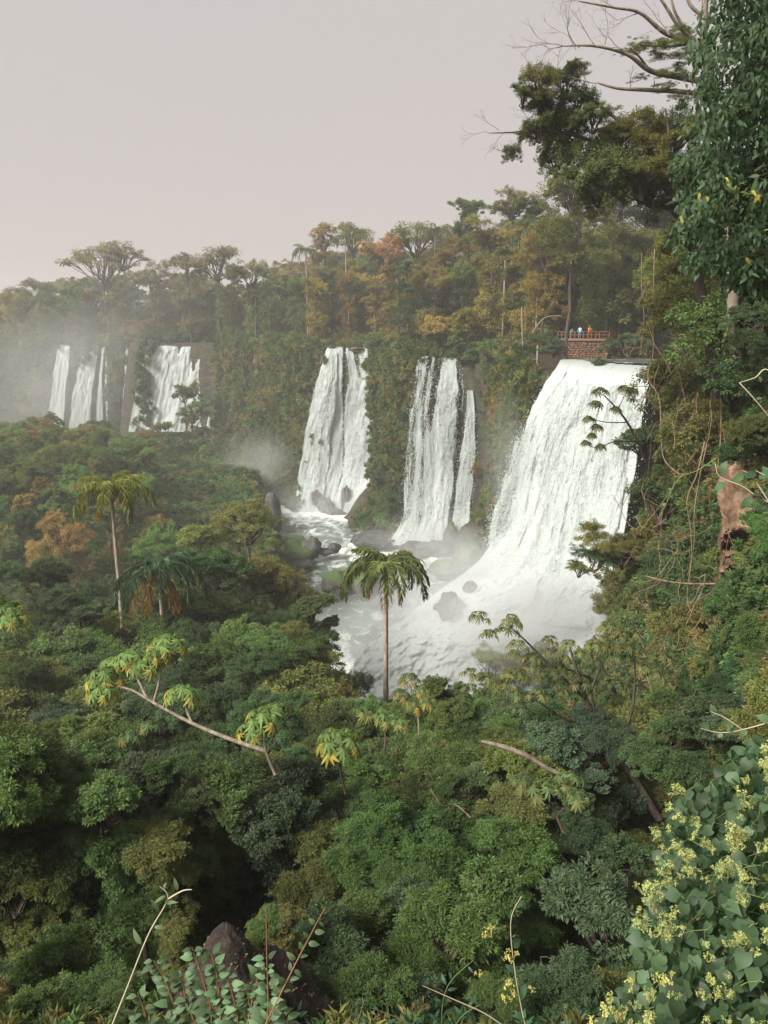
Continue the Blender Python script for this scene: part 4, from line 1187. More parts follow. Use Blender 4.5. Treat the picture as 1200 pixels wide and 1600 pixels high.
cliff_patch([(548, 398, 418), (570, 392, 424), (590, 396, 430), (620, 402, 424), (640, 408, 420)], 175, 'reddish brown bare cliff patch seen through thin mist', rock_mat('dull_red_rock', (.06, .045, .035), (.13, .09, .065), (.18, .13, .09)), 24)
cliff_patch([(812, 1128, 1186), (840, 1120, 1190), (875, 1122, 1180), (905, 1118, 1166), (935, 1120, 1150)], 22, 'lower tan face of bare rock beneath the pale outcrop', M_TAN, 27, 1.6)
# the pale outcrop in the cliff beside the viewer
def outcrop():
    nu, nv = 50, 110
    a = at(1134, 705, 33); b = at(1240, 940, 31)
    u, v = np.meshgrid(np.linspace(0, 1, nu), np.linspace(0, 1, nv))
    left = (at(1138, 800, 33)[0] - at(1118, 800, 33)[0]) * (np.interp(v[:, :1], [0, .15, .3, .45, .6, .8, 1], [.9, .3, .1, -.25, .1, -.1, .6]) + .2 * fbm(v[:, :1] * 9, v[:, :1] * 0, 0, 3, 3))
    ang = u * 2.2 - .35
    X = a[0] + left + (b[0] - a[0] + 1) * (1 - np.cos(np.clip(ang, 0, 3))) * .75 - .3 * np.minimum(ang, 0)
    Yv = 33.6 - 3.4 * v - 2.6 * np.sin(np.clip(ang, -.35, 2.2)) 
    Z = a[2] + (b[2] - a[2] - 1) * v
    P = np.stack([X, Yv, Z], -1)
    blk = np.round(3 * noise(u * 3.5, v * 7, 0, 8)) / 3
    P[..., 1] -= .5 * fbm(u * 4, v * 8, 0, 2, 5) + .35 * blk
    P[..., 0] -= .35 * fbm(u * 3 + 5, v * 9, 0, 4, 4) * (1 - u)
    i = np.arange(nu * nv).reshape(nv, nu)
    F = np.stack([i[:-1, :-1], i[1:, :-1], i[1:, 1:], i[:-1, 1:]], -1).reshape(-1, 4)
    o = ob('rock_outcrop', mesh_np('rock_outcrop', P, [F], [M_TAN], smooth=False))
    tag(o, 'pale tan and orange rock outcrop with cracked faces in the vine-hung cliff', 'rock outcrop')
outcrop()
# the brown earth mound below the viewpoint
def mound():
    nr_, na = 46, 90
    top = at(350, 1460, 7.2)
    R, A = np.meshgrid(np.linspace(0, 1, nr_), np.linspace(0, 2 * PI, na, endpoint=False), indexing='ij')
    rad = R * 1.8
    Z = -2.5 * R ** 1.15 + .30 * fbm(np.cos(A) * R * 5, np.sin(A) * R * 5, 0, 5, 5) * sst(0, .2, R) + .12 * np.round(3 * noise(np.cos(A) * R * 7, np.sin(A) * R * 7, 0, 7)) / 3 * sst(0, .2, R)
    Z += .42 * fbm(np.cos(A) * R * 2.6 + 3, np.sin(A) * R * 2.6, 0, 15, 4)
    P = np.stack([rad * np.cos(A) * 1.0, rad * np.sin(A) * .9, Z], -1)
    i = np.arange(nr_ * na).reshape(nr_, na); j = np.roll(i, -1, 1)
    F = np.stack([i[:-1], j[:-1], j[1:], i[1:]], -1).reshape(-1, 4)
    o = ob('earth_mound', mesh_np('earth_mound', P, [F], [M_SOIL], smooth=True), None, tuple(top))
    tag(o, 'bare brown earth mound rising behind the leafy sprig', 'mound')
    # litter on it
    r = np.random.default_rng(3); q = r.integers(na * 6, len(P.reshape(-1, 3)), 900)
    c = P.reshape(-1, 3)[q] + [0, 0, .01]
    V, F, rv = leaves(c, r.normal(size=(900, 3)) * [1, 1, .3], np.tile([0, -.4, 1.], (900, 1)) + r.normal(size=(900, 3)) * .3, r.uniform(.02, .06, 900), .02, .3)
    tag(ob('fallen_leaves', mesh_np('fallen_leaves', V, F, [M_LEAF], {'rv': rv}), o, color=(.26, .19, .10)), kind='stuff')
mound()

# ---------------------------------------------------------------- walkway, wall, people
def paint(name, c, rough=.7):
    m, n, l = new_mat(name)
    t = ntex(n, l, objco(n, l), 9, 4)
    col = mixc(n, l, t, tuple(np.array(c) * .7), tuple(np.minimum(np.array(c) * 1.25, .9)))
    out(m, n, l, bsdf(n, l, col, rough, .25)); return m
M_RAIL = paint('red_brown_paint', (.17, .07, .04))
M_DECK = paint('walkway_concrete', (.22, .11, .07))
def box(c, s, rz=0):
    x, y, z = s[0] / 2, s[1] / 2, s[2] / 2
    V = np.array([[sx * x, sy * y, sz * z] for sz in (-1, 1) for sy in (-1, 1) for sx in (-1, 1)], float)
    cs, sn = math.cos(rz), math.sin(rz)
    V = np.stack([V[:, 0] * cs - V[:, 1] * sn, V[:, 0] * sn + V[:, 1] * cs, V[:, 2]], -1) + np.array(c)
    F = np.array([[0, 2, 3, 1], [4, 5, 7, 6], [0, 1, 5, 4], [2, 6, 7, 3], [0, 4, 6, 2], [1, 3, 7, 5]])
    return V, [F]
def walkway():
    Yw = 117
    pts = [(872, 527), (912, 529), (950, 528), (992, 525)]
    Q = [at(px, py, Yw - (2.0 * k if k < 3 else 2)) for k, (px, py) in enumerate(pts)]
    Q[3][1] += 4; Q[3] = at(972, 524, 119)
    zd = Q[1][2]
    Q = [np.array([q[0], q[1], zd]) for q in Q]
    t = thing('walkway', 'red-brown railed walkway on a stone wall above the broad waterfall', 'walkway', tuple(Q[1]))
    o = Q[1]
    dk = []
    for a, b in zip(Q[:-1], Q[1:]):
        L = np.linalg.norm(b - a); rz = math.atan2(b[1] - a[1], b[0] - a[0])
        mid = (a + b) / 2 - o
        nrm = np.array([-math.sin(rz), math.cos(rz), 0])
        dk.append(box(mid + nrm * .9 + [0, 0, -.15], (L + .02, 2.2, .3), rz))
    V, F = join(dk); ob('deck', mesh_np('deck', V, F, [M_DECK]), t)
    for a, b in zip(Q[:-1], Q[1:]):
        L = np.linalg.norm(b - a); rz = math.atan2(b[1] - a[1], b[0] - a[0]); mid = (a + b) / 2 - o
        nrm = np.array([-math.sin(rz), math.cos(rz), 0])
        for off in (-.1, 1.9):
            for h, th in ((1.0, .10), (.55, .09)):
                V, F = box(mid + nrm * off + [0, 0, h], (L, .06, th), rz); ob('rail', mesh_np('rail', V, F, [M_RAIL]), t)
            k = max(2, int(round(L / 1.35)))
            for j in range(k):
                p = a + (b - a) * j / k - o + nrm * (off - .07)
                V, F = box(p + [0, 0, .5], (.13, .13, 1.02), rz); ob('post', mesh_np('post', V, F, [M_RAIL]), t)
    # the retaining wall with its stones
    a, b = Q[0] + [1.0, .5, 0], Q[3] + [2.5, .6, 0]
    zb = UP - .6
    r = np.random.default_rng(8)
    seg = []
    for p, q in ((Q[0], Q[1]), (Q[1], Q[2]), (Q[2], Q[3] + [3, .5, 0])):
        L = np.linalg.norm(q - p); rz = math.atan2(q[1] - p[1], q[0] - p[0]); mid = (p + q) / 2; nrm = np.array([-math.sin(rz), math.cos(rz), 0])
        seg.append((p, q, L, rz, nrm))
    w = thing('stone_wall', 'reddish rough stone retaining wall under the walkway rail', 'wall', (o[0], o[1], zb))
    ow = np.array([o[0], o[1], zb])
    H = zd - .3 - zb
    V, F = join([box((p + q) / 2 * [1, 1, 0] + [0, 0, zb + H / 2] + n_ * 1.0 - ow, (L, 1.7, H), rz) for p, q, L, rz, n_ in seg])
    ob('wall_core', mesh_np('wall_core', V, F, [M_WALL]), w)
    st = []
    for p, q, L, rz, n_ in seg:
        h = 0
        while h < H - .25:
            rh = r.uniform(.26, .42); s = 0
            while s < L - .2:
                rw = r.uniform(.35, .8)
                c = p + (q - p) / L * min(s + rw / 2, L) - n_ * (-.15 + 0) 
                Vb, Fb = rock_mesh(rw * .5, .18, rh * .5, int(r.integers(1e6)), .18, 6, 8)
                Vb = np.stack([Vb[:, 0] * math.cos(rz) - Vb[:, 1] * math.sin(rz), Vb[:, 0] * math.sin(rz) + Vb[:, 1] * math.cos(rz), Vb[:, 2]], -1)
                st.append((Vb + [c[0], c[1], zb + h + rh / 2] - ow, [Fb])); s += rw
            h += rh
    V, F = join(st)
    tag(ob('wall_stones', mesh_np('wall_stones', V, F, [M_WALL], smooth=True), w), kind='stuff')
    return Q
WQ = walkway()
def person(loc, face, label, shirt, legs, skin=(.35, .2, .14), hat=None, hair=(.03, .02, .015), pose='lean', height=1.72):
    t = thing('person', label, 'person', loc, face)
    s = height / 1.72
    hand = [(.22, -.42, 1.12), (-.22, -.42, 1.12)] if pose == 'lean' else [(.34, -.08, .82), (-.32, -.3, 1.05)]
    V = [(0, 0, .98), (0, 0, 1.2), (0, -.02, 1.42), (0, -.03, 1.53), (0, -.04, 1.62), (0, -.05, 1.70),
         (.18, -.02, 1.42), (.26, -.14, 1.2), hand[0], (-.18, -.02, 1.42), (-.26, -.14, 1.2), hand[1],
         (.1, 0, .92), (.11, -.03, .5), (.11, 0, .08), (.11, -.14, .04), (-.1, 0, .92), (-.12, .02, .5), (-.12, .03, .08), (-.12, -.1, .04)]
    E = [(0, 1), (1, 2), (2, 3), (3, 4), (4, 5), (2, 6), (6, 7), (7, 8), (2, 9), (9, 10), (10, 11), (0, 12), (12, 13), (13, 14), (14, 15), (0, 16), (16, 17), (17, 18), (18, 19)]
    R = [.15, .145, .15, .06, .095, .07, .065, .045, .035, .065, .045, .035, .095, .065, .045, .04, .095, .065, .045, .04]
    me = bpy.data.meshes.new('body'); me.from_pydata([tuple(np.array(v) * s) for v in V], E, [])
    b = ob('body', me, t)
    sk = b.modifiers.new('skin', 'SKIN'); sk.use_smooth_shade = True
    for k, rr in enumerate(R):
        me.skin_vertices[0].data[k].radius = (rr * s, rr * s * .85)
    me.skin_vertices[0].data[0].use_root = True
    ss = b.modifiers.new('sub', 'SUBSURF'); ss.levels = ss.render_levels = 2
    m, n, l = new_mat('person_cloth_and_skin')
    sp = n.new('ShaderNodeSeparateXYZ'); l.new(objco(n, l), sp.inputs[0])
    top = math_(n, l, 'GREATER_THAN', sp.outputs[2], 1.52 * s); mid = math_(n, l, 'GREATER_THAN', sp.outputs[2], .96 * s)
    c = mixc(n, l, mid, legs, shirt); c = mixc(n, l, top, c, skin)
    out(m, n, l, bsdf(n, l, c, .8, .2)); me.materials.append(m)
    V, F = rock_mesh(.105 * s, .12 * s, .085 * s, 3, .05, 10, 14)
    V[:, 2] = np.maximum(V[:, 2], -.03)
    parts = [(V + np.array([0, -.03, 1.72]) * s, [F])]
    if hat:
        Vb, Fb = rock_mesh(.18 * s, .19 * s, .015 * s, 4, .03, 6, 16); parts.append((Vb + np.array([0, -.04, 1.70]) * s, [Fb]))
    V, F = join(parts)
    ob('hat' if hat else 'hair', mesh_np('hat', V, F, [paint('headwear', hat or hair)], smooth=True), t)
    return t
zdk = WQ[1][2] + .002
p = at(921, 520, 114.6); person((p[0], p[1], zdk + .0), 0.15, 'person in orange top and white hat leaning on the walkway rail', (.75, .22, .09), (.25, .07, .04), hat=(.8, .78, .75), height=1.85)
p = at(906, 520, 115.2); person((p[0], p[1], zdk), -.4, 'person in light blue and white clothes standing by the walkway rail', (.35, .55, .62), (.12, .2, .28), pose='stand', height=1.78)
p = at(893, 520, 115.9); person((p[0], p[1], zdk), .3, 'short person in teal mostly hidden behind the walkway rail', (.05, .3, .35), (.05, .12, .16), pose='stand', height=1.5)

def far_rail():
    c = at(213, 521, 288)
    t = thing('lookout_deck', 'small distant red railed lookout deck above the thin water threads', 'lookout', tuple(c))
    V, F = box((0, 0, 0), (13, 3, .5)); ob('deck', mesh_np('deck', V, F, [M_RAIL]), t)
    for h in (1.1, 2.1, 4.6):
        V, F = box((0, -1.45, h), (13 if h < 4 else 9, .22, .28)); ob('rail', mesh_np('rail', V, F, [M_RAIL]), t)
    for k in range(8):
        V, F = box((-6 + k * 1.72, -1.6, 1.2), (.3, .28, 2.3)); ob('post', mesh_np('post', V, F, [M_RAIL]), t)
    for k in range(4):
        V, F = box((-1 + k * 2.1, -1.0, 3.4), (.3, .3, 2.3)); ob('roof_post', mesh_np('roof_post', V, F, [M_RAIL]), t)
    for k in range(6):
        V, F = box((-5.2 + k * 2.1, -1.1, -1.6), (.4, .4, 2.9)); ob('pier', mesh_np('pier', V, F, [M_RAIL]), t)
    boulder(212, 536, 286, 50, 22, 'red earth slope beneath the small distant lookout deck', M_WALL, 31, name='earth_bank', cat='earth bank')
far_rail()

# ---------------------------------------------------------------- named trees
def big(px, py, Y, Rpx, kind, color, label, squash=.85, lod=None, group=None, var=None, bushy=False, bark=M_BARK):
    c = at(px, py, Y); R = Rpx / FOC * Y
    g = gz(c[0], c[1])
    while c[2] > -3 and g < -12 and Y < 420 and Y > 60:      # a crown at plateau level must be rooted on the plateau
        Y += 3; c = at(px, py, Y); g = gz(c[0], c[1]); R = Rpx / FOC * Y
    if Y > 100 and g < c[2] - 2.6 * R and g < -12 and c[2] < -2.5 and px > 420:      # growing straight out of the wall
        Y = hit(px, py, 60) - R * .35; c = at(px, py, Y); g = c[2] - R * .5; bushy = True
    if px > 890 and Y < 80 and c[2] - g > 2.4 * R: g = c[2] - R * .7; bushy = True
    if c[2] - g < R * .8: g = min(g, c[2] - R * .7); bushy = True
    return plant(kind, (c[0], c[1], g), c[2], R, color, label, group, squash, lod, trunkless=bushy, var=var, bark=bark, keep=True)
# skyline and ridge
BIGS = [
 (158, 412, 300, 52, 'umbrella', C_OLIVE, 'wide flat-topped tree standing clear of the skyline above the distant lookout'),
 (192, 402, 300, 32, 'umbrella', C_PALE, 'upper tier tree of the wide flat-topped skyline pair'),
 (40, 462, 310, 40, 'feather', C_PALE, 'hazy greyish tree at the far end of the ridge'),
 (100, 470, 290, 44, 'dome', C_MID, 'round green tree in haze beneath the wide flat-topped skyline tree'),
 (235, 430, 280, 40, 'feather', C_PALE, 'sparse pale tree beyond the gap in the skyline'),
 (292, 405, 260, 34, 'feather', C_PALE, 'thin lace-like leafless-looking tree above the distant wide waterfall'),
 (340, 412, 250, 42, 'umbrella', C_PALE, 'thin brownish crown next to the lace-like skyline tree'),
 (395, 425, 240, 40, 'dome', C_OLIVE, 'olive round crown on the middle of the skyline'),
 (508, 372, 225, 30, 'feather', C_RUST, 'open brownish flat crown between the two dark ridge palms'),
 (550, 372, 222, 38, 'umbrella', C_OLIVE, 'open yellowish crown behind the two-tiered palm'),
 (650, 372, 205, 48, 'umbrella', C_OLIVE, 'broad olive crown with pale forked trunk showing on the ridge'),
 (600, 395, 205, 44, 'dome', C_RUST, 'brownish round crown filling the ridge behind the half-sunk palm'),
 (734, 342, 170, 36, 'dome', C_MID, 'dense dark-hearted crown standing highest before the pale airy tree'),
 (802, 318, 160, 40, 'feather', C_PALE, 'pale pinkish airy tree rising above the ridge'),
 (770, 365, 155, 50, 'feather', C_YOL, 'yellow-brown feathery tree under the pale airy tree'),
 (700, 400, 175, 50, 'feather', C_RUST, 'russet fine-leaved tree on the ridge past the fan-topped palm'),
 (842, 345, 135, 40, 'dome', C_MID, 'green dome of leaves around the slim-trunked palm'),
 (900, 335, 110, 66, 'feather', C_OLIVE, 'wide olive fine-twigged tree above the walkway'),
 (965, 300, 116, 70, 'feather', C_OLIVE, 'large olive tree laced with bare twigs over the walkway'),
 (1015, 385, 117, 80, 'drape', C_OLIVE, 'tall olive tree curtained with lianas near the walkway end'),
 (900, 300, 125, 70, 'dome', C_OLIVE, 'broad olive crown under the leaning leafy tree'),
 (960, 355, 122, 66, 'feather', C_MID, 'green fine-leaved crown high above the walkway people'),
 (1030, 330, 120, 74, 'dome', C_OLIVE, 'olive crown between the leaning leafy tree and the lianas'),
 (1040, 430, 116, 60, 'drape', C_OLIVE, 'creeper-draped crown behind the lianas'),
 (860, 395, 128, 50, 'feather', C_YOL, 'yellow-olive feathery crown beside the slim ridge trunk top'),
 (930, 420, 128, 56, 'feather', C_MID, 'shadowed green tree directly behind the walkway people'),
 (975, 445, 122, 48, 'drape', C_OLIVE, 'tree with hanging leaves behind the walkway end'),
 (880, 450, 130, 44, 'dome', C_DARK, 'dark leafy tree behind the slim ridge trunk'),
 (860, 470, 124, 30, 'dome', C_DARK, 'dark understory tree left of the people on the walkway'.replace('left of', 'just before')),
 (722, 548, 148, 34, 'dome', C_MID, 'leafy overhang covering the crest of the lacy waterfall'),
 (775, 560, 140, 44, 'drape', C_MID, 'dense green tree hanging over the thread waterfall'),
 (800, 600, 128, 40, 'drape', C_DARK, 'dark creeper-covered tree on the spur next to the broad waterfall'),
 (792, 650, 132, 32, 'drape', C_DARK, 'hanging dark foliage on the lower spur beside the thread waterfall'),
 (745, 500, 150, 55, 'dome', C_YOL, 'golden-green round crown above the lacy waterfall'),
 (690, 520, 160, 40, 'dome', C_YOL, 'yellowish crown leaning over the lip of the lacy waterfall'),
 (690, 455, 170, 46, 'dome', C_MID, 'fresh green crown midway up the ridge above the lacy waterfall'),
 (640, 470, 180, 40, 'dome', C_OLIVE, 'olive crown above the bushy spur between the two waterfalls'),
 (610, 545, 178, 40, 'dome', C_MID, 'tree rooted on the spur crest between the two tall waterfalls'),
 (630, 620, 168, 34, 'drape', C_OLIVE, 'brownish creeper mass halfway down the spur between the waterfalls'),
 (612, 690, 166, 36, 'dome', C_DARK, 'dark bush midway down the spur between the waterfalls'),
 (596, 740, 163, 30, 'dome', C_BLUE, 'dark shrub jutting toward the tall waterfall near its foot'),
 (620, 790, 158, 36, 'dome', C_MID, 'green bush at the base of the spur between the waterfalls'),
 (590, 812, 158, 38, 'dome', C_BRIGHT, 'bright green low mat of plants above the rock ledge'),
 (752, 730, 140, 24, 'drape', C_RUST, 'rust-tinged creeper on the wall beside the thread waterfall'),
 (755, 800, 136, 26, 'drape', C_OLIVE, 'olive hanging plants on the wall low beside the thread waterfall'),
 (748, 850, 130, 26, 'dome', C_BRIGHT, 'bright green tuft on the mossy slope by the broad waterfall'),
 (865, 545, 110, 22, 'dome', C_BLUE, 'teal-green bush at the near end of the stone wall'),
 (960, 545, 109, 24, 'dome', C_BLUE, 'teal-green bush hiding the far part of the stone wall'),
 (985, 540, 106, 26, 'dome', C_BLUE, 'teal-green bush where the stone wall meets the cliff'),
 (288, 612, 250, 30, 'dome', C_OLIVE, 'round-topped olive tree in front of the distant wide waterfall'),
 (300, 650, 240, 34, 'dome', C_MID, 'green tree below the round-topped one before the distant waterfall'),
 (150, 690, 235, 40, 'dome', C_DARK, 'dark tree with ragged top below the misty pair of waterfalls'),
 (70, 672, 240, 36, 'dome', C_DARK, 'dark crown at the terrace edge below the faint waterfall'),
 (90, 740, 170, 46, 'feather', C_RUST, 'russet slender-trunked tree on the terrace'),
 (130, 760, 165, 34, 'umbrella', C_RUST, 'second russet slender tree, thinner, close to the tall palm'),
 (45, 820, 150, 40, 'feather', C_RUST, 'low rusty-tipped tree on the terrace by the russet ones'),
 (260, 775, 165, 24, 'drape', C_MID, 'drooping pale green tree like a hanging mop on the bright bank'),
 (295, 765, 162, 24, 'drape', C_MID, 'second mop-like drooping tree on the bright bank'),
 (410, 1440, 8.2, 40, 'feather', C_MID, 'low leafy plant growing over the shoulder of the earth mound'),
 (270, 1460, 8.2, 36, 'dome', C_OLIVE, 'small yellowish plant at the crest of the earth mound'),
 (260, 1230, 19, 66, 'dome', C_MID, 'leafy green crown between the two-headed rosette shrub and the bright green spray'),
 (330, 1215, 19, 60, 'feather', C_OLIVE, 'olive feathery crown beneath the long pale rosette branch'),
 (60, 1160, 24, 60, 'feather', C_OLIVE, 'yellowish feathery crown below the rosettes at the picture side'),
 (490, 1330, 14, 66, 'feather', C_OLIVE, 'olive fine-leaved crown on the far shoulder of the sunlit thicket'),
 (560, 1230, 19, 60, 'dome', C_MID, 'round green crown under the single yellow rosette'),
 (790, 1270, 17, 62, 'feather', C_OLIVE, 'olive crown under the broken pale branch tip'),
 (980, 1350, 13, 66, 'dome', C_DARK, 'dark leafy bush pressed against the flowering vine'),
 (100, 1350, 13, 74, 'dome', C_DARK, 'dark leafy tree between the bright green spray and the lower corner'),
 (560, 1440, 11, 62, 'dome', C_MID, 'mid-green leafy bush in the hollow beyond the earth mound'),
 (470, 1400, 12.5, 62, 'feather', C_OLIVE, 'olive fine-leaved bush above the very dark shrub'),
 (640, 1420, 11.5, 60, 'dome', C_BLUE, 'blue-green bush beside the tangled feathery shrub'),
 (770, 1390, 12, 70, 'dome', C_MID, 'round mid-green bush above the stem of yellow flower heads'),
 (545, 1350, 13.5, 66, 'feather', C_MID, 'light feathery bush below the sunlit thicket'),
 (250, 1330, 12.5, 70, 'feather', C_OLIVE, 'olive feathery bush just above the earth mound'),
 (225, 1430, 10, 56, 'dome', C_MID, 'leafy bush against the earth mound on its shaded side'),
 (440, 1440, 9.5, 50, 'dome', C_OLIVE, 'yellowish small-leaved bush on the shoulder of the earth mound'),
 (480, 1550, 8, 52, 'feather', C_BLUE, 'blue-green ferny bush at the foot of the earth mound'),
 (650, 1560, 8, 56, 'dome', C_BLUE, 'teal leafy bush low beside the curved dry stem'),
 (770, 1560, 7.5, 52, 'feather', C_MID, 'grey-green feathery bush behind the stem of flower heads'),
 (880, 1590, 7.5, 52, 'dome', C_DARK, 'dark bush at the bottom edge before the flowering vine'),
 (50, 1590, 7.5, 66, 'dome', C_MID, 'green bush in the very corner below the olive shrub'),
 (200, 1560, 7.2, 52, 'feather', C_MID, 'feathery green bush behind the pale forked twig'),
 # near belt, distances under the pool
 (385, 815, 74, 62, 'umbrella', C_OLIVE, 'dark flat-layered tree spreading toward the pool'),
 (320, 840, 76, 56, 'dome', C_OLIVE, 'brownish round crown beside the dark flat-layered tree'),
 (430, 900, 62, 78, 'dome', C_OLIVE, 'broad dark olive tree before the pool rocks'),
 (480, 950, 60, 50, 'dome', C_MID, 'outermost green crown leaning to the white water'),
 (380, 920, 66, 60, 'dome', C_DARK, 'shadowed tree behind the broad dark olive one'),
 (440, 1030, 40, 80, 'feather', C_MID, 'light green feathery tree between the gap of white water and the lone palm'),
 (400, 1090, 34, 60, 'dome', C_MID, 'fresh green bushy crown just beneath the feathery tree'),
 (60, 900, 62, 80, 'dome', C_DARK, 'dense blue-green tree beyond the clump of yellow rosettes at the picture side'),
 (120, 960, 50, 70, 'feather', C_BLUE, 'blue-green feathery tree around the foot of the tall palm'),
 (60, 1050, 34, 90, 'feather', C_MID, 'wide grey-green tree below the tall palm'),
 (330, 900, 58, 66, 'dome', C_DARK, 'dark crown past the rusty-fronded palm'),
 (270, 950, 52, 44, 'dome', C_DARK, 'dark undergrowth tree behind the rusty-fronded palm'),
 (150, 1170, 22, 74, 'dome', C_MID, 'dark green dense tree under the yellow-green rosettes'),
 (50, 1240, 17, 84, 'drape', C_DARK, 'deep green creeper-hung tree at the picture side below the rosettes'),
 (420, 1250, 17, 100, 'feather', C_OLIVE, 'sunlit olive thicket of fine leaves in the middle of the slope'),
 (350, 1330, 14.5, 70, 'feather', C_OLIVE, 'olive fine-leaved shoulder of the sunlit thicket'),
 (600, 1190, 24, 66, 'dome', C_MID, 'green tree directly below the lone palm'),
 (700, 1110, 30, 60, 'dome', C_MID, 'green crown at the edge of the white mist past the palm'),
 (560, 1120, 30, 50, 'dome', C_MID, 'small green crown at the edge of the white mist before the palm'),
 (720, 1240, 19, 78, 'dome', C_MID, 'dark leafy tree under the broken pale branch'),
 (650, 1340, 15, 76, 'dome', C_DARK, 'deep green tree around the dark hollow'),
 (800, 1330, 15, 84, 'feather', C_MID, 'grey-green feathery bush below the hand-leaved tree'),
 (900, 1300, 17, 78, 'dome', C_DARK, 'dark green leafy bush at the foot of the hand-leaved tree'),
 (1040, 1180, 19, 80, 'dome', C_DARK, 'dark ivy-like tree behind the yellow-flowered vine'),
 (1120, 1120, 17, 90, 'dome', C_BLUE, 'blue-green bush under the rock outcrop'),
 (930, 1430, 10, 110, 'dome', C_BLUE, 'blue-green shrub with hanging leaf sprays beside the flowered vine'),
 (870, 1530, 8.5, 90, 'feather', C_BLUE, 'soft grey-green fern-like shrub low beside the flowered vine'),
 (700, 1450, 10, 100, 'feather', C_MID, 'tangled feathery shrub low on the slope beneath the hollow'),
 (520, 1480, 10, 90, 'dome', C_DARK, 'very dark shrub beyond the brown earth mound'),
 (590, 1540, 8, 70, 'feather', C_MID, 'fresh green ferny shrub at the lower middle'),
 (90, 1490, 10, 84, 'dome', C_MID, 'green shrub with small leaves before the earth mound'),
 (130, 1560, 8, 80, 'feather', C_MID, 'small-leaved teal shrub at the lower corner before the sprig'),
 (20, 1400, 12, 70, 'feather', C_OLIVE, 'olive shrub at the picture side above the lower corner'),
 (165, 1265, 12.5, 78, 'dome', (.10, .19, .07), 'bright green spray of large leaves on arching twigs'),
 # right hand bank
 (975, 850, 48, 72, 'feather', C_OLIVE, 'grey-olive feathery tree leaning out over the white cascade'),
 (930, 870, 49, 40, 'feather', C_DARK, 'thin dark tip of foliage reaching over the white cascade'),
 (1040, 780, 44, 66, 'dome', C_DARK, 'dark hollow-looking bush beneath the lianas'),
 (1010, 690, 50, 48, 'dome', C_DARK, 'dark bush at the edge of the broad waterfall'),
 (1050, 590, 46, 60, 'drape', C_OLIVE, 'olive creeper mass between the broad waterfall and the cliff'),
 (1095, 660, 40, 64, 'drape', C_OLIVE, 'yellowish olive creeper mass above the rock outcrop'),
 (1150, 600, 34, 70, 'dome', C_DARK, 'dark green bush above the rock outcrop'),
 (1130, 500, 36, 80, 'drape', C_MID, 'green tree draped with creepers beneath the drooping-leaved tree'),
 (1070, 470, 44, 64, 'drape', C_OLIVE, 'olive tree behind the long hanging lianas'),
 (1150, 704, 30.5, 26, 'drape', C_DARK, 'dark creeper tuft spilling over the top edge of the rock outcrop'),
 (1195, 655, 30, 50, 'drape', C_OLIVE, 'olive scrub right on top of the rock outcrop'.replace('right on top', 'growing on top')),
 (1190, 520, 30, 70, 'dome', C_BLUE, 'blue-green bush at the picture side under the drooping-leaved tree'),
 (1060, 400, 46, 70, 'drape', C_OLIVE, 'olive tree crown beside the drooping-leaved tree'),
 (1130, 1010, 30, 70, 'feather', C_OLIVE, 'dry olive brush at the foot of the rock outcrop'),
 (1050, 930, 40, 60, 'feather', C_MID, 'green brush between feathery tree and rock outcrop'),
 (1190, 990, 26, 60, 'dome', C_DARK, 'dark bush low past the rock outcrop'),
 (905, 890, 52, 22, 'feather', C_OLIVE, 'small wispy crown tip hanging over the white cascade'),
]
for a in BIGS: big(*a)
settle_plants()
# ---------------------------------------------------------------- rosette trees and hand-leaved tree
YG = (.12, .20, .06); OLDY = (.28, .24, .05)
def path_part(parent, name, pts, radii, mat, sides=6):
    """pts: (px, py, Y)"""
    o = np.array(parent.location)
    P = np.array([at(*p) for p in pts]) - o
    t = np.linspace(0, 1, len(pts) * 4)
    Pc = cat_rom(P, t); rr = np.interp(t, np.linspace(0, 1, len(radii)), radii)
    V, F = tube1(Pc, rr, sides)
    return ob(name, mesh_np(name, V, F, [mat], smooth=True), parent)
def rosette_tree(label, clusters, branches, root, color, old, leafr, size, n_, mat=M_BARKP, seed=0, name='rosette_tree'):
    c = at(*root)
    t = thing(name, label, 'tree', tuple(c))
    for b in branches: path_part(t, 'branch', b[0], b[1], mat)
    for k, cl in enumerate(clusters):
        px, py, Y = cl[:3]; s = cl[3] if len(cl) > 3 else 1.0
        r = np.random.default_rng(seed + k)
        cc = np.array(color) * r.uniform(.8, 1.2)
        p = at(px, py, Y) - c
        rosette(t, p, size * s, leafr * (.6 + .4 * s), n_, cc, old, seed * 31 + k)
    return t
rosette_tree('yellow-green rosette tree leaning on a long pale branch in front of the palms',
    [(165, 1060, 17, 1.1), (160, 1082, 16.6, .9), (205, 1030, 17.4, .95), (225, 1045, 17, .9), (262, 1008, 17.6, 1.15), (245, 1025, 17.2, .8), (285, 1085, 16.5, .95), (180, 1040, 17.5, .9)],
    [([(420, 1175, 15), (360, 1155, 15.5), (300, 1130, 16), (240, 1098, 16.4), (205, 1078, 16.7), (170, 1070, 16.8)], [.055, .05, .045, .038, .03, .018]),
     ([(300, 1130, 16), (292, 1110, 16.3), (285, 1088, 16.5)], [.04, .03, .02]), ([(240, 1098, 16.4), (250, 1060, 16.9), (262, 1012, 17.5)], [.035, .03, .02]), ([(230, 1092, 16.5), (215, 1060, 17), (205, 1034, 17.4)], [.035, .03, .02])],
    (420, 1175, 15), YG, OLDY, .30, .42, 15, seed=3)
rosette_tree('two-headed yellow rosette shrub midway across the slope',
    [(412, 1122, 15, 1.1), (395, 1140, 14.8, .9), (432, 1108, 15.2, .7)], [([(430, 1210, 14.8), (415, 1170, 14.9), (412, 1125, 15)], [.04, .03, .02])], (430, 1210, 14.8), YG, OLDY, .27, .36, 13, seed=9)
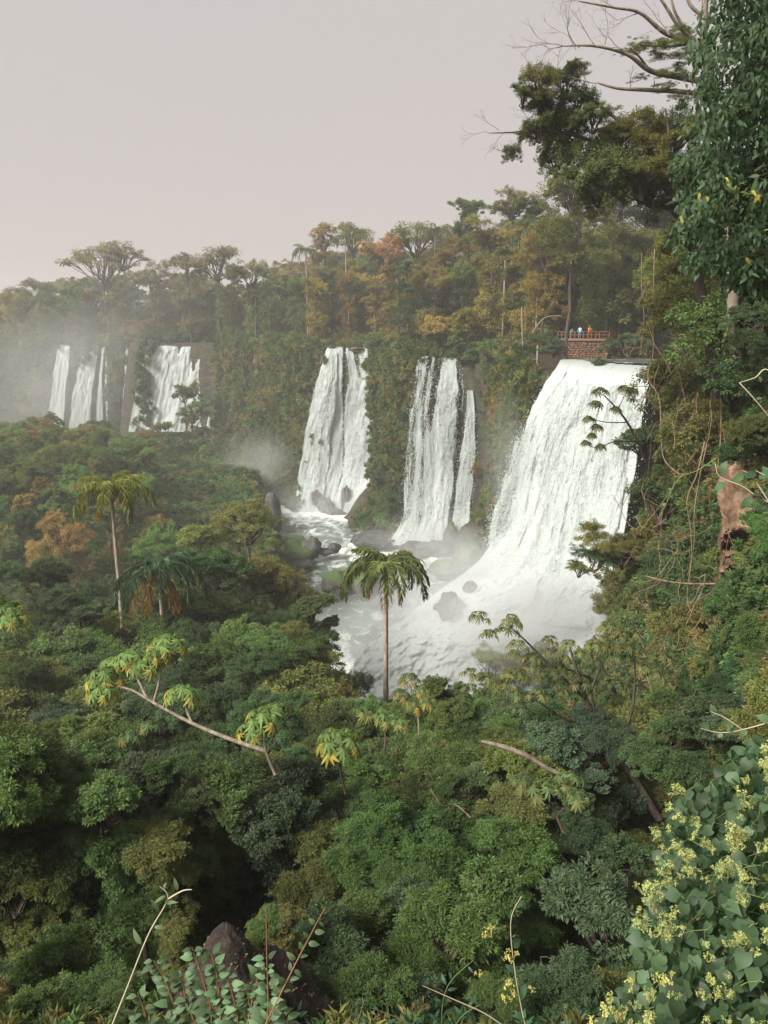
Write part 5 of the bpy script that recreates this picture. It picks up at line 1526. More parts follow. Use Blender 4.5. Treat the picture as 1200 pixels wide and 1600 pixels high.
rosette_tree('single yellow rosette on a thin dark stem', [(530, 1160, 14.5, 1.15)], [([(540, 1240, 14.3), (532, 1205, 14.4), (530, 1160, 14.5)], [.035, .03, .02])], (540, 1240, 14.3), YG, OLDY, .28, .42, 17, M_BARKD, seed=12)
rosette_tree('yellow-tipped rosettes reaching in from the picture side below the terrace', [(8, 955, 18, 1.1), (-15, 940, 18, 1), (20, 968, 17.6, .8)], [([(-70, 1010, 18), (-30, 985, 18), (5, 958, 18)], [.05, .04, .02])], (-70, 1010, 18), YG, OLDY, .30, .40, 13, seed=15)
rosette_tree('small green rosette cluster beside the trunk of the lone palm', [(640, 1062, 26, 1.0), (660, 1080, 25.5, .9), (625, 1085, 25.5, .8), (668, 1095, 25, .8), (648, 1100, 25, .9)],
    [([(655, 1150, 25), (652, 1110, 25.3), (640, 1070, 26)], [.05, .04, .02])], (655, 1150, 25), (.10, .13, .045), (.22, .19, .05), .30, .42, 11, seed=18)
# branch with rosettes across the broad waterfall
rosette_tree('twiggy branch of drooping dark leaf rosettes hanging before the broad waterfall',
    [(938, 612, 44, .9), (930, 632, 44, .8), (975, 608, 44.5, .8), (990, 612, 45, .6), (962, 640, 44.4, .7), (920, 655, 43.6, .7), (932, 668, 43.8, .7), (915, 692, 43.5, .55), (938, 698, 43.6, .6), (925, 680, 43.6, .5)],
    [([(1010, 720, 46), (985, 668, 45), (965, 640, 44.5), (942, 616, 44)], [.09, .07, .05, .03]), ([(965, 640, 44.5), (975, 620, 44.5)], [.04, .02]), ([(980, 660, 45), (950, 660, 44.3), (925, 655, 43.7)], [.04, .03, .02]), ([(1000, 690, 45.6), (960, 690, 44.2), (935, 700, 43.6), (915, 694, 43.5)], [.05, .035, .025, .02])],
    (1010, 720, 46), (.07, .085, .035), (.13, .11, .05), .42, .5, 9, M_BARK, seed=22, name='overhanging_tree')
def hand_tree():
    r = np.random.default_rng(77)
    cl = []
    for (px, py, w, h, n_) in ((790, 975, 45, 22, 4), (830, 1010, 60, 30, 5), (900, 1010, 60, 35, 5), (960, 1000, 60, 40, 5), (800, 1060, 70, 30, 5), (880, 1070, 70, 35, 4), (1000, 1050, 50, 40, 4), (760, 1060, 25, 20, 2), (880, 1190, 60, 25, 2), (830, 1220, 60, 20, 2)):
        for k in range(n_): cl.append((px + r.normal() * w * .5, py + r.normal() * h * .5, 22 + r.uniform(-1.6, 1.6), r.uniform(.7, 1.05)))
    br = [([(1030, 1280, 21), (985, 1205, 21.5), (950, 1160, 21.8), (925, 1115, 22), (905, 1060, 22.2), (890, 1010, 22.5)], [.14, .12, .11, .09, .06, .03]),
          ([(925, 1128, 22), (880, 1122, 21.7), (840, 1095, 21.5), (812, 1082, 21.5)], [.05, .045, .035, .02]), ([(960, 1172, 21.8), (985, 1120, 21.6), (992, 1060, 22), (990, 1010, 22.2)], [.055, .045, .035, .02]),
          ([(912, 1090, 22), (860, 1040, 22), (820, 1000, 22), (795, 978, 22)], [.06, .045, .03, .02]), ([(935, 1130, 22), (925, 1080, 21.7), (945, 1030, 21.6)], [.05, .04, .02])]
    t = rosette_tree('spreading hand-leaved tree with brown leaning trunk in front of the white mist', cl, br, (1030, 1280, 21), (.105, .13, .05), (.17, .16, .06), .27, .38, 7, M_BARK, seed=40, name='hand_leaved_tree')
hand_tree()
rosette_tree('green rosette shrub low beneath the broken pale branch', [(850, 1235, 15, 1.0), (890, 1220, 15.4, .9), (820, 1222, 15.2, .8), (905, 1245, 14.8, .7)], [([(880, 1300, 14.8), (865, 1265, 15), (850, 1235, 15)], [.04, .03, .02]), ([(870, 1275, 14.9), (890, 1250, 15.2), (892, 1222, 15.4)], [.03, .02, .015])], (880, 1300, 14.8), (.09, .14, .055), (.16, .17, .06), .26, .38, 10, M_BARK, seed=51)
rosette_tree('green rosette shrub between the two yellow-green rosette trees and the lone palm', [(600, 1120, 20, 1.0), (570, 1112, 20.3, .8), (625, 1128, 19.8, .8)], [([(600, 1180, 19.8), (602, 1150, 20), (600, 1120, 20)], [.04, .03, .02])], (600, 1180, 19.8), (.10, .17, .055), (.2, .2, .06), .26, .38, 11, M_BARK, seed=52)
rosette_tree('dark green rosette shrub in the shade left of the sunlit thicket'.replace('left of', 'before'), [(205, 1150, 18, .9), (235, 1135, 18.3, .8)], [([(230, 1200, 18), (222, 1170, 18), (210, 1150, 18)], [.03, .025, .02])], (230, 1200, 18), (.08, .14, .055), (.18, .18, .05), .26, .36, 10, M_BARK, seed=53)
def branch_thing(name, label, cat, pts, radii, mat, sides=7):
    t = thing(name, label, cat, tuple(at(*pts[0])))
    path_part(t, 'stem', pts, radii, mat, sides)
    return t
r = np.random.default_rng(91)
cl = [(px + r.normal() * w * .5, py + r.normal() * h * .5, 24.5 + r.uniform(-1.2, 1.2), r.uniform(.7, 1.05)) for (px, py, w, h, n_) in ((850, 1040, 60, 30, 8), (930, 1030, 60, 30, 9), (1000, 1020, 50, 40, 8), (960, 1080, 70, 30, 8), (790, 1090, 50, 25, 6)) for k in range(n_)]
rosette_tree('greener hand-leaved tree right behind the spreading brown-trunked one'.replace('right behind', 'close behind'), cl, [([(1010, 1230, 24), (985, 1150, 24.3), (960, 1080, 24.5), (935, 1030, 24.5)], [.12, .1, .07, .03]), ([(960, 1080, 24.5), (900, 1050, 24.5), (850, 1040, 24.5)], [.06, .04, .02])], (1010, 1230, 24), (.075, .125, .055), (.13, .15, .06), .27, .38, 7, M_BARK, seed=140, name='hand_leaved_tree')
branch_thing('broken_branch', 'broken pale bare branch lying across the dark leaves', 'branch', [(752, 1158, 18), (790, 1168, 18), (825, 1182, 18), (860, 1203, 18), (888, 1214, 18)], [.04, .075, .07, .06, .05], M_BARKP)

# ---------------------------------------------------------------- lianas
r_ = np.random.default_rng(5)
LI = [('long straight liana hanging beside the walkway end', [(1004, 395, 46), (1003, 450, 46), (1005, 500, 46), (1002, 545, 46)], .035),
      ('longest liana swinging down from the olive tree past the waterfall edge', [(1022, 390, 44), (1020, 480, 44), (1022, 550, 44), (1012, 590, 43), (1030, 622, 42), (1034, 690, 41), (1040, 720, 40), (1062, 742, 39)], .042),
      ('looping liana that hangs in a wide U beneath the olive tree', [(1042, 385, 45), (1045, 425, 45), (1038, 462, 45), (1022, 480, 45), (1006, 470, 45), (1008, 452, 45), (1018, 440, 45)], .034),
      ('thin liana crossing the looped one', [(1052, 380, 45), (1044, 400, 45), (1048, 440, 45), (1040, 480, 45), (1030, 500, 45), (1040, 530, 45), (1048, 548, 45)], .026),
      ('forked liana tail beside the walkway end', [(1004, 520, 45), (1012, 540, 45), (1006, 560, 45), (1000, 575, 45)], .024),
      ('reddish vine snaking down beside the rock outcrop', [(1100, 690, 31), (1090, 740, 31), (1072, 780, 31), (1078, 820, 31), (1080, 870, 31), (1074, 930, 31), (1080, 955, 31), (1096, 962, 31)], .034),
      ('second reddish vine parallel to the snaking one', [(1106, 695, 31), (1092, 745, 31), (1086, 800, 31), (1084, 850, 31), (1076, 900, 31)], .026),
      ('pale root-like stem down the middle of the rock outcrop', [(1160, 880, 29), (1162, 930, 29), (1160, 980, 29), (1172, 1030, 29), (1186, 1085, 29)], .05),
      ('thin dark twig slanting across the rock outcrop', [(1130, 810, 29.5), (1145, 850, 29.5), (1160, 880, 29.5)], .025),
      ('pale stem leaning away under the rock outcrop', [(1122, 940, 30), (1135, 970, 30), (1150, 1010, 30), (1168, 1060, 30)], .035),
      ('slender vine hanging through the olive creeper mass', [(1128, 620, 34), (1126, 680, 34), (1122, 730, 33.5)], .03),
      ('pale twig arching through foliage under the drooping-leaved tree', [(1100, 420, 40), (1088, 450, 40), (1085, 478, 40)], .03),
      ('horizontal bare branch sticking out of the brush below the outcrop', [(1118, 912, 30), (1080, 912, 31), (1040, 908, 32), (1010, 900, 33)], .045),
      ('crooked twig in the dark thicket below the broken pale branch', [(672, 1232, 14), (690, 1258, 14), (712, 1258, 14), (735, 1278, 14)], .02),
      ('pale slanting trunk on the spur next to the broad waterfall', [(815, 480, 118), (817, 530, 118), (820, 580, 118), (826, 625, 117)], .18),
      ('second pale trunk on the spur next to the broad waterfall', [(838, 540, 112), (840, 575, 111), (838, 610, 110)], .2),
      ('crooked pale limb crossing the slim ridge trunk', [(832, 520, 112), (845, 500, 112), (860, 494, 112), (878, 494, 112)], .1),
      ('pale trunk leaning through the shadows between the two tall waterfalls', [(618, 520, 172), (620, 540, 172), (628, 560, 172)], .2)]
for lb, pts, rd in LI:
    pts2 = [(a + r_.normal() * 1.2, b, c + r_.normal() * .2) for a, b, c in pts]
    branch_thing('hanging_liana' if 'liana' in lb or 'vine' in lb else 'bare_branch', lb, 'liana' if 'liana' in lb or 'vine' in lb else 'stem', pts2, [rd, rd * .8, rd * .7], M_VINE if rd < .1 else M_BARKP, 5)
# tangle of fine dry stems on the cliff by the outcrop: nobody could count it
def tangle():
    P, R = [], []
    r = np.random.default_rng(12)
    for k in range(240):
        px, py, Y = r.uniform(990, 1180), r.uniform(420, 1090), 0
        Y = np.interp(py, [420, 1090], [43, 26]) + r.normal() * 1.3 - (px - 1060) * .02
        p = at(px, py, Y); L = r.uniform(.5, 3.2); d = unit(np.array([r.normal() * .6, r.normal() * .3, -1 if r.random() < .75 else r.normal() * .5]))
        Q = [p]
        for i in range(5): d = unit(d + r.normal(size=3) * .3); Q.append(Q[-1] + d * L / 5)
        P.append(Q); R.append(np.full(6, r.uniform(.006, .017)))
    V, F = tubes(np.array(P), np.array(R), 3)
    tag(ob('dry_vine_tangle', mesh_np('dry_vine_tangle', V, F, [M_VINE])), kind='stuff')
tangle()

# ---------------------------------------------------------------- big trees at the upper side
def bare_tree():
    t = thing('bare_tree', 'tall bare-branched tree reaching far across the sky from behind the drooping-leaved tree', 'tree', tuple(at(1150, 560, 31)))
    o = np.array(t.location)
    r = np.random.default_rng(14)
    M = [([(1150, 560, 31), (1140, 400, 31), (1125, 250, 31), (1110, 120, 31), (1100, 60, 31), (1105, -60, 31)], [.24, .22, .2, .17, .13, .1]),
         ([(1120, 150, 31), (1060, 143, 30.5), (1000, 140, 30.2), (965, 138, 30), (935, 130, 30)], [.10, .085, .07, .05, .03]),
         ([(1115, 130, 31), (1060, 120, 30.5), (1015, 110, 30), (980, 85, 29.6), (930, 72, 29.2), (880, 72, 29)], [.12, .11, .09, .06, .045, .02]),
         ([(1015, 110, 30), (1000, 90, 29.8), (985, 75, 29.6)], [.05, .04, .03]),
         ([(1112, 85, 31), (1090, 68, 30.6), (1040, 52, 30.2), (1000, 20, 29.8), (960, 12, 29.5), (905, 2, 29.2)], [.12, .1, .08, .055, .04, .02]),
         ([(1090, 70, 30.8), (1060, 40, 30.4), (1040, 10, 30.2), (1020, -20, 30)], [.08, .065, .05, .03]), ([(1085, 62, 30.8), (1055, 20, 30.6), (1045, -30, 30.4)], [.06, .05, .03]),
         ([(1088, 66, 30.8), (1050, 72, 30.4), (1000, 70, 30)], [.06, .05, .03]), ([(1125, 40, 31), (1080, 10, 31), (1070, -30, 31)], [.08, .06, .04])]
    for pts, rr in M: path_part(t, 'branch', pts, rr, M_BARKP, 6)
    P, R = [], []
    for (px, py, Y, dx, dz, L) in ((935, 130, 30, -1, .2, .5), (880, 72, 29, -1, .25, .8), (905, 75, 29, -.8, .6, .8), (930, 72, 29.2, -.6, .8, .8), (880, 72, 29, -.7, -.3, .5), (980, 85, 29.6, -.6, .5, .6), (905, 2, 29.2, -1, .1, .7), (960, 12, 29.5, -.8, .5, .9), (1000, 20, 29.8, -.6, -.2, .8),
                                  (1020, -20, 30, -.5, .8, .8), (900, 78, 29, -.4, .8, .8), (985, 138, 30.1, 0, 1, .35), (1020, 140, 30.2, .1, 1, .3), (945, 70, 29.3, .2, .9, .6), (1045, 55, 30, -.4, .8, .7)):
        a, b = forks(at(px, py, Y) - o, (dx, .1, dz), L, .022, 4, r, .5, .02, .16)
        P.append(a); R.append(b)
    V, F = tubes(np.concatenate(P), np.concatenate(R), 3)
    ob('twigs', mesh_np('twigs', V, F, [M_BARKP]), t)
    for (px, py, Rp, Y) in ((1010, 62, 30, 30), (1050, 62, 34, 30), (1060, 45, 26, 30.5), (985, 72, 20, 29.8), (1100, 60, 40, 30.5), (1070, 80, 26, 30), (1050, 105, 26, 30), (1040, 130, 22, 30), (1080, 140, 30, 30.3), (1000, 115, 14, 30)):
        fm, lm = LIB[('mid', 'umbrella')][r.integers(2)]
        Rm = Rp / FOC * Y
        ob('foliage', fm, t, tuple(at(px, py + 4, Y) - o - [0, 0, .2 * Rm]), (0, 0, r.uniform(0, 6)), (Rm, Rm, Rm * .6), (.12, .15, .05))
bare_tree()
def leaning_tree():
    t = thing('leaning_leafy_tree', 'large leafy tree with hanging foliage spreading against the sky beneath the bare branches', 'tree', tuple(at(1120, 620, 38)))
    o = np.array(t.location); r = np.random.default_rng(15)
    path_part(t, 'trunk', [(1120, 620, 38), (1100, 480, 37), (1070, 360, 36.5), (1040, 290, 36)], [.3, .26, .22, .16], M_BARK, 8)
    for pts, rr in (([(1040, 290, 36), (980, 250, 36), (910, 215, 36), (850, 205, 35.5), (800, 207, 35.5), (765, 208, 35.5)], [.14, .11, .08, .06, .035, .015]), ([(1040, 290, 36), (1000, 220, 36), (930, 160, 36), (870, 120, 36)], [.12, .09, .06, .02]),
                    ([(1060, 330, 36.5), (990, 310, 36), (920, 290, 35.5), (850, 260, 35)], [.1, .08, .05, .02]), ([(1040, 290, 36), (1045, 220, 36), (1040, 170, 36)], [.1, .08, .03])):
        path_part(t, 'limb', pts, rr, M_BARK, 6)
    for (px, py, Rp) in ((1000, 275, 60), (940, 260, 55), (1060, 300, 60), (870, 190, 50), (1050, 215, 55), (1095, 210, 50), (985, 215, 50), (1090, 360, 55), (930, 300, 40), (845, 118, 34), (880, 125, 36), (822, 150, 30), (850, 165, 38), (905, 150, 34), (835, 205, 34), (880, 205, 42), (925, 185, 38), (870, 245, 34), (920, 240, 42), (960, 220, 44), (1000, 190, 40), (1000, 240, 48), (960, 280, 40), (1050, 200, 46), (1045, 260, 50), (1010, 300, 40), (1085, 250, 40), (900, 105, 20), (800, 235, 18), (1080, 320, 44)):
        Y = 36 + r.normal() * .9; k = 'feather' if r.random() < .65 else 'drape'
        fm, lm = LIB[('mid', k)][r.integers(3)]
        Rm = Rp / FOC * Y * .88; q = tuple(at(px, py, Y) - o); rot = (r.normal() * .2, r.normal() * .2, r.uniform(0, 6)); s = (Rm, Rm, Rm * .85)
        ob('foliage', fm, t, q, rot, s, np.array([(.08, .12, .045), (.14, .145, .05), (.10, .135, .05)][r.integers(3)]))
        ob('limbs', lm, t, q, rot, s)
    P, R = [], []
    for (px, py, dx, dz, L) in ((850, 205, -.9, .5, .8), (920, 150, -.5, .8, .8), (765, 208, -1, .3, .7), (790, 206, -.8, -.5, .6), (780, 205, -.9, .6, .6), (830, 120, -.3, 1, .6), (800, 240, -1, -.2, .5), (870, 112, 0, 1, .6)):
        a, b = forks(at(px, py, 35.6) - o, (dx, .1, dz), L, .02, 4, r, .5, .02, .16); P.append(a); R.append(b)
    V, F = tubes(np.concatenate(P), np.concatenate(R), 3); ob('twigs', mesh_np('twigs', V, F, [M_BARKP]), t)
leaning_tree()
# single-leaf meshes, shared
def leaf_single(name, asp, fold, droop, seed, heart=False):
    r = np.random.default_rng(seed)
    K = 7; t = np.linspace(0, 1, K)
    w = (np.sin(PI * t ** .75) ** .8) * asp * .5
    if heart: w = np.array([.30, .46, .47, .40, .28, .13, 0]) * asp
    P = np.stack([t, 0 * t, -droop * t ** 2 + .04 * np.sin(t * 3)], -1)
    L_ = P + np.stack([-.02 * t if not heart else np.array([-.14, -.05, 0, 0, 0, 0, 0]), w, fold * w + r.normal(size=K) * .01], -1); R_ = P + np.stack([-.02 * t if not heart else np.array([-.14, -.05, 0, 0, 0, 0, 0]), -w, fold * w + r.normal(size=K) * .01], -1)
    V = np.concatenate([P, L_, R_]); i = np.arange(K - 1)
    F = np.concatenate([np.stack([i, i + 1, i + 1 + K, i + K], -1), np.stack([i, i + 2 * K, i + 1 + 2 * K, i + 1], -1)])
    Vs, Fs = tube1([(-.22, 0, .0), (0, 0, 0), (.9, 0, -droop * .8)], [.012, .012, .004], 3)
    V2, F2 = join([(V, [F]), (Vs - [0, 0, .006], Fs)])
    return mesh_np(name, V2, F2, [M_LEAFG], {'rv': np.full(len(V2), r.random())}, smooth=True)
def euler_from(d, n_):
    x = Vector(d).normalized(); z = Vector(n_); y = z.cross(x).normalized(); z = x.cross(y)
    return Matrix(((x.x, y.x, z.x), (x.y, y.y, z.y), (x.z, y.z, z.z))).to_euler()
LF_LONG = [leaf_single('leaf', .33, .18, .15 + .12 * k, 60 + k) for k in range(4)]
LF_OVAL = [leaf_single('leaf', .52, .15, .10 + .1 * k, 70 + k) for k in range(4)]
LF_HEART = [leaf_single('leaf', .9, .12, .12 + .1 * k, 80 + k, True) for k in range(4)]
def drooping_tree():
    t = thing('drooping_leaved_tree', 'tall dark tree wall of drooping glossy leaves filling the upper corner', 'tree', tuple(at(1190, 560, 13)))
    o = np.array(t.location); r = np.random.default_rng(16)
    edge = np.array([(-80, 1115), (0, 1105), (40, 1100), (90, 1072), (150, 1085), (210, 1088), (260, 1068), (320, 1060), (370, 1070), (410, 1085), (430, 1120), (460, 1160)])
    n_ = 24000
    # twig ends first, leaves round each
    k = 520
    tx = r.uniform(1055, 1330, k); ty = r.uniform(-90, 455, k); tY = r.uniform(10.8, 14.5, k)
    ok = tx > np.interp(ty, edge[:, 0], edge[:, 1]) + r.normal(size=k) * 7 + 6
    tx, ty, tY = tx[ok], ty[ok], tY[ok]; k = len(tx)
    T = np.array([at(a, b, c) for a, b, c in zip(tx, ty, tY)])
    T[:, 1] -= .5 * fbm(T[:, 0] * 1.1, T[:, 2] * 1.1, 0, 3, 2)
    i = r.integers(0, k, n_)
    q = unit(r.normal(size=(n_, 3))) * r.random((n_, 1)) ** .5 * [.30, .30, .26]
    c = T[i] + q
    d = unit(q * 1.6 + [-.12, -.35, -.8] + r.normal(size=(n_, 3)) * .5)
    nm = unit(q * 1.5 + [-.2, -.8, .75] + r.normal(size=(n_, 3)) * .3)
    L = .115 * r.uniform(.55, 1.35, n_)
    px, py = pix(c); fr = (px < 1200) & (py > 0) & (px > 0)
    score = np.where(fr, c[:, 1], 99); first = np.argsort(score)[:300]
    rest = np.ones(n_, bool); rest[first] = False
    V, F, rv = leaves(c[rest] - o, d[rest], nm[rest], L[rest], L[rest] * .4, .2, 1, r)
    tag(ob('leaves', mesh_np('leaves', V, F, [M_LEAFG], {'rv': rv}, smooth=True), t, color=(.040, .078, .033)), kind='stuff')
    for j in first:
        col = (.044, .085, .036) if r.random() < .94 else (.30, .26, .05)
        ob('leaf', LF_LONG[r.integers(4)], t, tuple(c[j] - o), euler_from(d[j], nm[j]), (L[j],) * 3, np.array(col) * r.uniform(.7, 1.4))
    path_part(t, 'trunk', [(1250, 700, 13.5), (1230, 450, 13.5), (1210, 200, 13), (1200, -60, 13)], [.2, .17, .13, .1], M_BARK, 8)
    s = r.choice(k, 90, False)
    P = bend(np.array([at(1225 + r.normal() * 12, py_ + 30, 13.2) for py_ in ty[s]]) - o, T[s] - o, 5, .1, .05, r)
    V, F = tubes(P, np.repeat([[.03, .022, .016, .01, .005]], 90, 0), 4); ob('branches', mesh_np('branches', V, F, [M_BARK]), t)
drooping_tree()

# ---------------------------------------------------------------- flowering vine, sprigs and twigs close to the camera
M_FLOW = leaf_mat('flower_buds', spread=.3, amt=.2, trans=.2)
M_STEMG = paint('green_stem', (.16, .2, .07)); M_STEMR = paint('reddish_stem', (.22, .12, .06)); M_STEMP = paint('pale_dry_stem', (.45, .40, .28))
def cluster_mesh(seed, n_=46):
    """a rounded head of small pale yellow-green florets on forked stalks; radius 1"""
    r = np.random.default_rng(seed)
    k = 7; hd = sphere_dirs(k, .05, r) * r.uniform(.5, .85, (k, 1))
    hi = r.integers(0, k, n_)
    C = hd[hi] + unit(r.normal(size=(n_, 3))) * r.uniform(.12, .3, (n_, 1))
    parts, rv = [], []
    V, F = tubes(bend(np.zeros((k, 3)) - [0, 0, .5], hd, 3, .05, .05, r), np.repeat([[.04, .03, .02]], k, 0), 3); parts.append((V, F)); rv.append(np.full(len(V), .1))
    V, F = tubes(bend(hd[hi], C, 3, 0, .05, r), np.repeat([[.016, .014, .012]], n_, 0), 3); parts.append((V, F)); rv.append(np.full(len(V), .1))
    for c in C:
        m_ = 6; a = np.arange(m_) * PI / 3 + r.random()
        ax = unit(c + r.normal(size=3) * .3)
        u = unit(np.cross(ax, [0, .3, 1])); w = np.cross(ax, u)
        dd = u * np.cos(a)[:, None] + w * np.sin(a)[:, None] + ax * .35
        V, F, q = leaves(np.tile(c, (m_, 1)), dd, np.tile(ax, (m_, 1)), .12, .075, .2, 0, r); parts.append((V, F)); rv.append(np.full(len(V), r.uniform(.45, 1)))
        V, F = box(c + ax * .03, (.05, .05, .05)); parts.append((V, F)); rv.append(np.full(8, .8))
    V, F = join(parts)
    return mesh_np('flower_cluster', V, F, [M_FLOW], {'rv': np.concatenate(rv)})
CLUS = [cluster_mesh(200 + k) for k in range(4)]
def flowering_vine():
    t = thing('flowering_vine', 'heart-leaved vine thick with yellow-green flower heads filling the lower corner', 'vine', tuple(at(1150, 1700, 3.2)))
    o = np.array(t.location); r = np.random.default_rng(17)
    edge = np.array([(1130, 1230), (1170, 1140), (1200, 1120), (1240, 1060), (1300, 1035), (1350, 1030), (1400, 1010), (1450, 1000), (1500, 985), (1560, 960), (1620, 930), (1680, 900)])
    def Yof(px, py): return np.interp(py, [1150, 1620], [5.0, 3.0]) + (1200 - px) * .0016
    n_ = 2600
    px = r.uniform(900, 1290, n_ * 2); py = r.uniform(1150, 1690, n_ * 2)
    e = np.interp(py, edge[:, 0], edge[:, 1]) + 10 * noise(py / 30, 0 * py, 0, 3)
    ok = px > e + 4; px, py = px[ok][:n_], py[ok][:n_]; n_ = len(px)
    dep = r.random(n_) ** 1.2
    Yv = Yof(px, py) + dep * .9 - .25 * fbm(px / 70, py / 70, 0, 5, 2)
    c = np.array([at(a, b, y) for a, b, y in zip(px, py, Yv)])
    d = unit(np.array([-.25, -.3, -.9]) + r.normal(size=(n_, 3)) * .55); nm = unit(np.array([-.15, -.75, .85]) + r.normal(size=(n_, 3)) * .38)
    L = r.uniform(.06, .125, n_)
    fr = (px < 1200) & (py < 1600); first = np.argsort(np.where(fr, dep, 9))[:300]
    rest = np.ones(n_, bool); rest[first] = False
    V, F, rv = leaves(c[rest] - o, d[rest], nm[rest], L[rest], L[rest] * .75, .15, 1, r)
    tag(ob('leaves', mesh_np('leaves', V, F, [M_LEAFG], {'rv': rv}, smooth=True), t, color=(.06, .115, .058)), kind='stuff')
    for j in first:
        ob('leaf', LF_HEART[r.integers(4)], t, tuple(c[j] - o), euler_from(d[j], nm[j]), (L[j] * .95,) * 3, np.array((.065, .115, .06)) * r.uniform(.65, 1.35))
    heads = 0
    while heads < 135:
        x, y = r.uniform(940, 1215), r.uniform(1165, 1610)
        e = np.interp(y, edge[:, 0], edge[:, 1])
        if x < e - 12 or (x > e + 120 and r.random() < .35) or noise(x / 45, y / 45, 0, 21) < -.15: continue
        Y = Yof(x, y) - .12 - r.random() * .18; s = r.uniform(.035, .068) * (Y / 4)
        p = at(x, y, Y) - o
        ob('flower_cluster', CLUS[r.integers(4)], t, tuple(p), (r.normal() * .4 + .5, r.normal() * .4, r.uniform(0, 6)), (s,) * 3, np.array((.36, .40, .15)) * r.uniform(.7, 1.15)); heads += 1
    m = 150; s = r.choice(n_, m); a = c[s] - o; b = a + np.abs(r.normal(size=(m, 3))) * [.2, .1, .25] * [1, -1, 1]
    V, F = tubes(bend(a, b, 6, .1, .05, r), np.full((m, 6), .0022), 3); tag(ob('vine_stems', mesh_np('vine_stems', V, F, [M_STEMG]), t), kind='stuff')
    # bare shoots sticking out at the edge
flowering_vine()
def sprig(label, stems, leafset, color, lsize, Y0, name='leafy_sprig', cat='plant', stem_mat=None, density=24, seed=0, rad=.005, tipbare=.0, flowers=(), alt=True, fcol=(.50, .47, .16)):
    """stems: list of pixel paths; leaves stand in pairs along them"""
    r = np.random.default_rng(seed)
    p0 = at(*stems[0][0]) if len(stems[0][0]) == 3 else at(*stems[0][0], Y0)
    t = thing(name, label, cat, tuple(p0))
    for st in stems:
        P = [(*q, Y0) if len(q) == 2 else q for q in st]
        path_part(t, 'stem', P, [rad, rad * .8, rad * .4], stem_mat or M_STEMG, 5)
        W_ = np.array([at(*q) for q in P]); L = np.linalg.norm(np.diff(W_, axis=0), axis=1).sum()
        k = int(L * density)
        for j in range(k):
            f = (j + r.random() * .6) / max(k, 1) * (1 - tipbare)
            q = cat_rom(W_, np.array([f]))[0]; q2 = cat_rom(W_, np.array([min(f + .02, 1)]))[0]
            tan = unit(q2 - q + 1e-6); sd = unit(np.cross(tan, [0, -1, .3])) * (1 if j % 2 else -1)
            d = unit(sd * .9 + tan * .5 + r.normal(size=3) * .3); nm = unit(np.array([0, -.55, .8]) + r.normal(size=3) * .3)
            s = lsize * r.uniform(.6, 1.15) * (1 - .45 * f)
            ob('leaf', leafset[r.integers(4)], t, tuple(q + d * s * .2 - p0), euler_from(d, nm), (s,) * 3, np.array(color) * r.uniform(.75, 1.3))
    for (px, py, Y, s) in flowers:
        ob('flower_cluster', CLUS[r.integers(4)], t, tuple(at(px, py, Y) - p0), (.5, r.normal() * .3, r.uniform(0, 6)), (s,) * 3, np.array(fcol) * r.uniform(.85, 1.1))
    return t
sprig('leafy shrub sprig with oval grey-green leaves and tall shoots before the earth mound',
    [[(300, 1680), (330, 1600), (320, 1540), (300, 1480)], [(300, 1680), (280, 1600), (262, 1540), (240, 1500)], [(340, 1680), (370, 1610), (365, 1560), (350, 1515)], [(380, 1680), (400, 1620), (390, 1570), (385, 1545)], [(330, 1690), (240, 1640), (220, 1590)],
     [(420, 1690), (450, 1630), (440, 1580)], [(350, 1690), (330, 1640), (300, 1590), (270, 1575)], [(400, 1690), (360, 1640), (350, 1600), (330, 1570)], [(300, 1690), (310, 1620), (290, 1560), (285, 1520)], [(420, 1690), (410, 1640), (420, 1600), (430, 1560)], [(340, 1690), (345, 1600), (340, 1530), (330, 1490)], [(390, 1690), (385, 1620), (395, 1560), (405, 1520)], [(250, 1690), (235, 1610), (215, 1550)]],
    LF_OVAL, (.10, .165, .085), .105, 3.2, density=44, seed=1, stem_mat=M_STEMR, rad=.006)
sprig('upright reddish shoot with three pale leaves near its base', [[(418, 1620), (419, 1560), (417, 1500), (416, 1420)]], LF_OVAL, (.11, .18, .10), .09, 3.1, density=40, tipbare=.3, seed=2, stem_mat=M_STEMR)
sprig('slanting brown shoot with small tip buds past the upright reddish one', [[(395, 1640), (430, 1570), (470, 1490), (508, 1418)]], LF_OVAL, (.10, .16, .08), .075, 3.0, density=26, tipbare=.1, seed=3, stem_mat=M_STEMR)
sprig('pale twig topped by a fork of long leaves before the earth mound', [[(160, 1640), (200, 1540), (232, 1460), (262, 1405), (250, 1385)], [(262, 1405), (285, 1392), (300, 1390)]], LF_LONG, (.12, .17, .09), .10, 3.2, density=9, seed=4, stem_mat=M_STEMP, rad=.005)
sprig('stem of yellow-green flower heads standing alone on the lower slope', [[(835, 1660), (818, 1590), (805, 1520), (798, 1440), (815, 1400)]], LF_HEART, (.05, .11, .06), .075, 3.6, density=7, seed=5, rad=.0045,
    flowers=[(765, 1458, 3.7, .055), (800, 1494, 3.6, .055), (748, 1522, 3.7, .035), (798, 1545, 3.6, .06), (830, 1545, 3.6, .03), (790, 1560, 3.6, .04)], stem_mat=M_STEMP, name='flowering_plant', cat='flower')
sprig('low patch of yellow-green flower heads at the very bottom edge', [[(930, 1680), (940, 1610), (960, 1570)], [(900, 1680), (890, 1610), (880, 1570)]], LF_HEART, (.06, .11, .05), .06, 3.4, density=16, seed=6,
    flowers=[(945, 1582, 3.4, .06), (970, 1590, 3.4, .05), (1010, 1595, 3.3, .05), (1045, 1530, 3.3, .05), (985, 1540, 3.5, .05), (925, 1600, 3.4, .05)], name='flowering_plant', cat='flower')
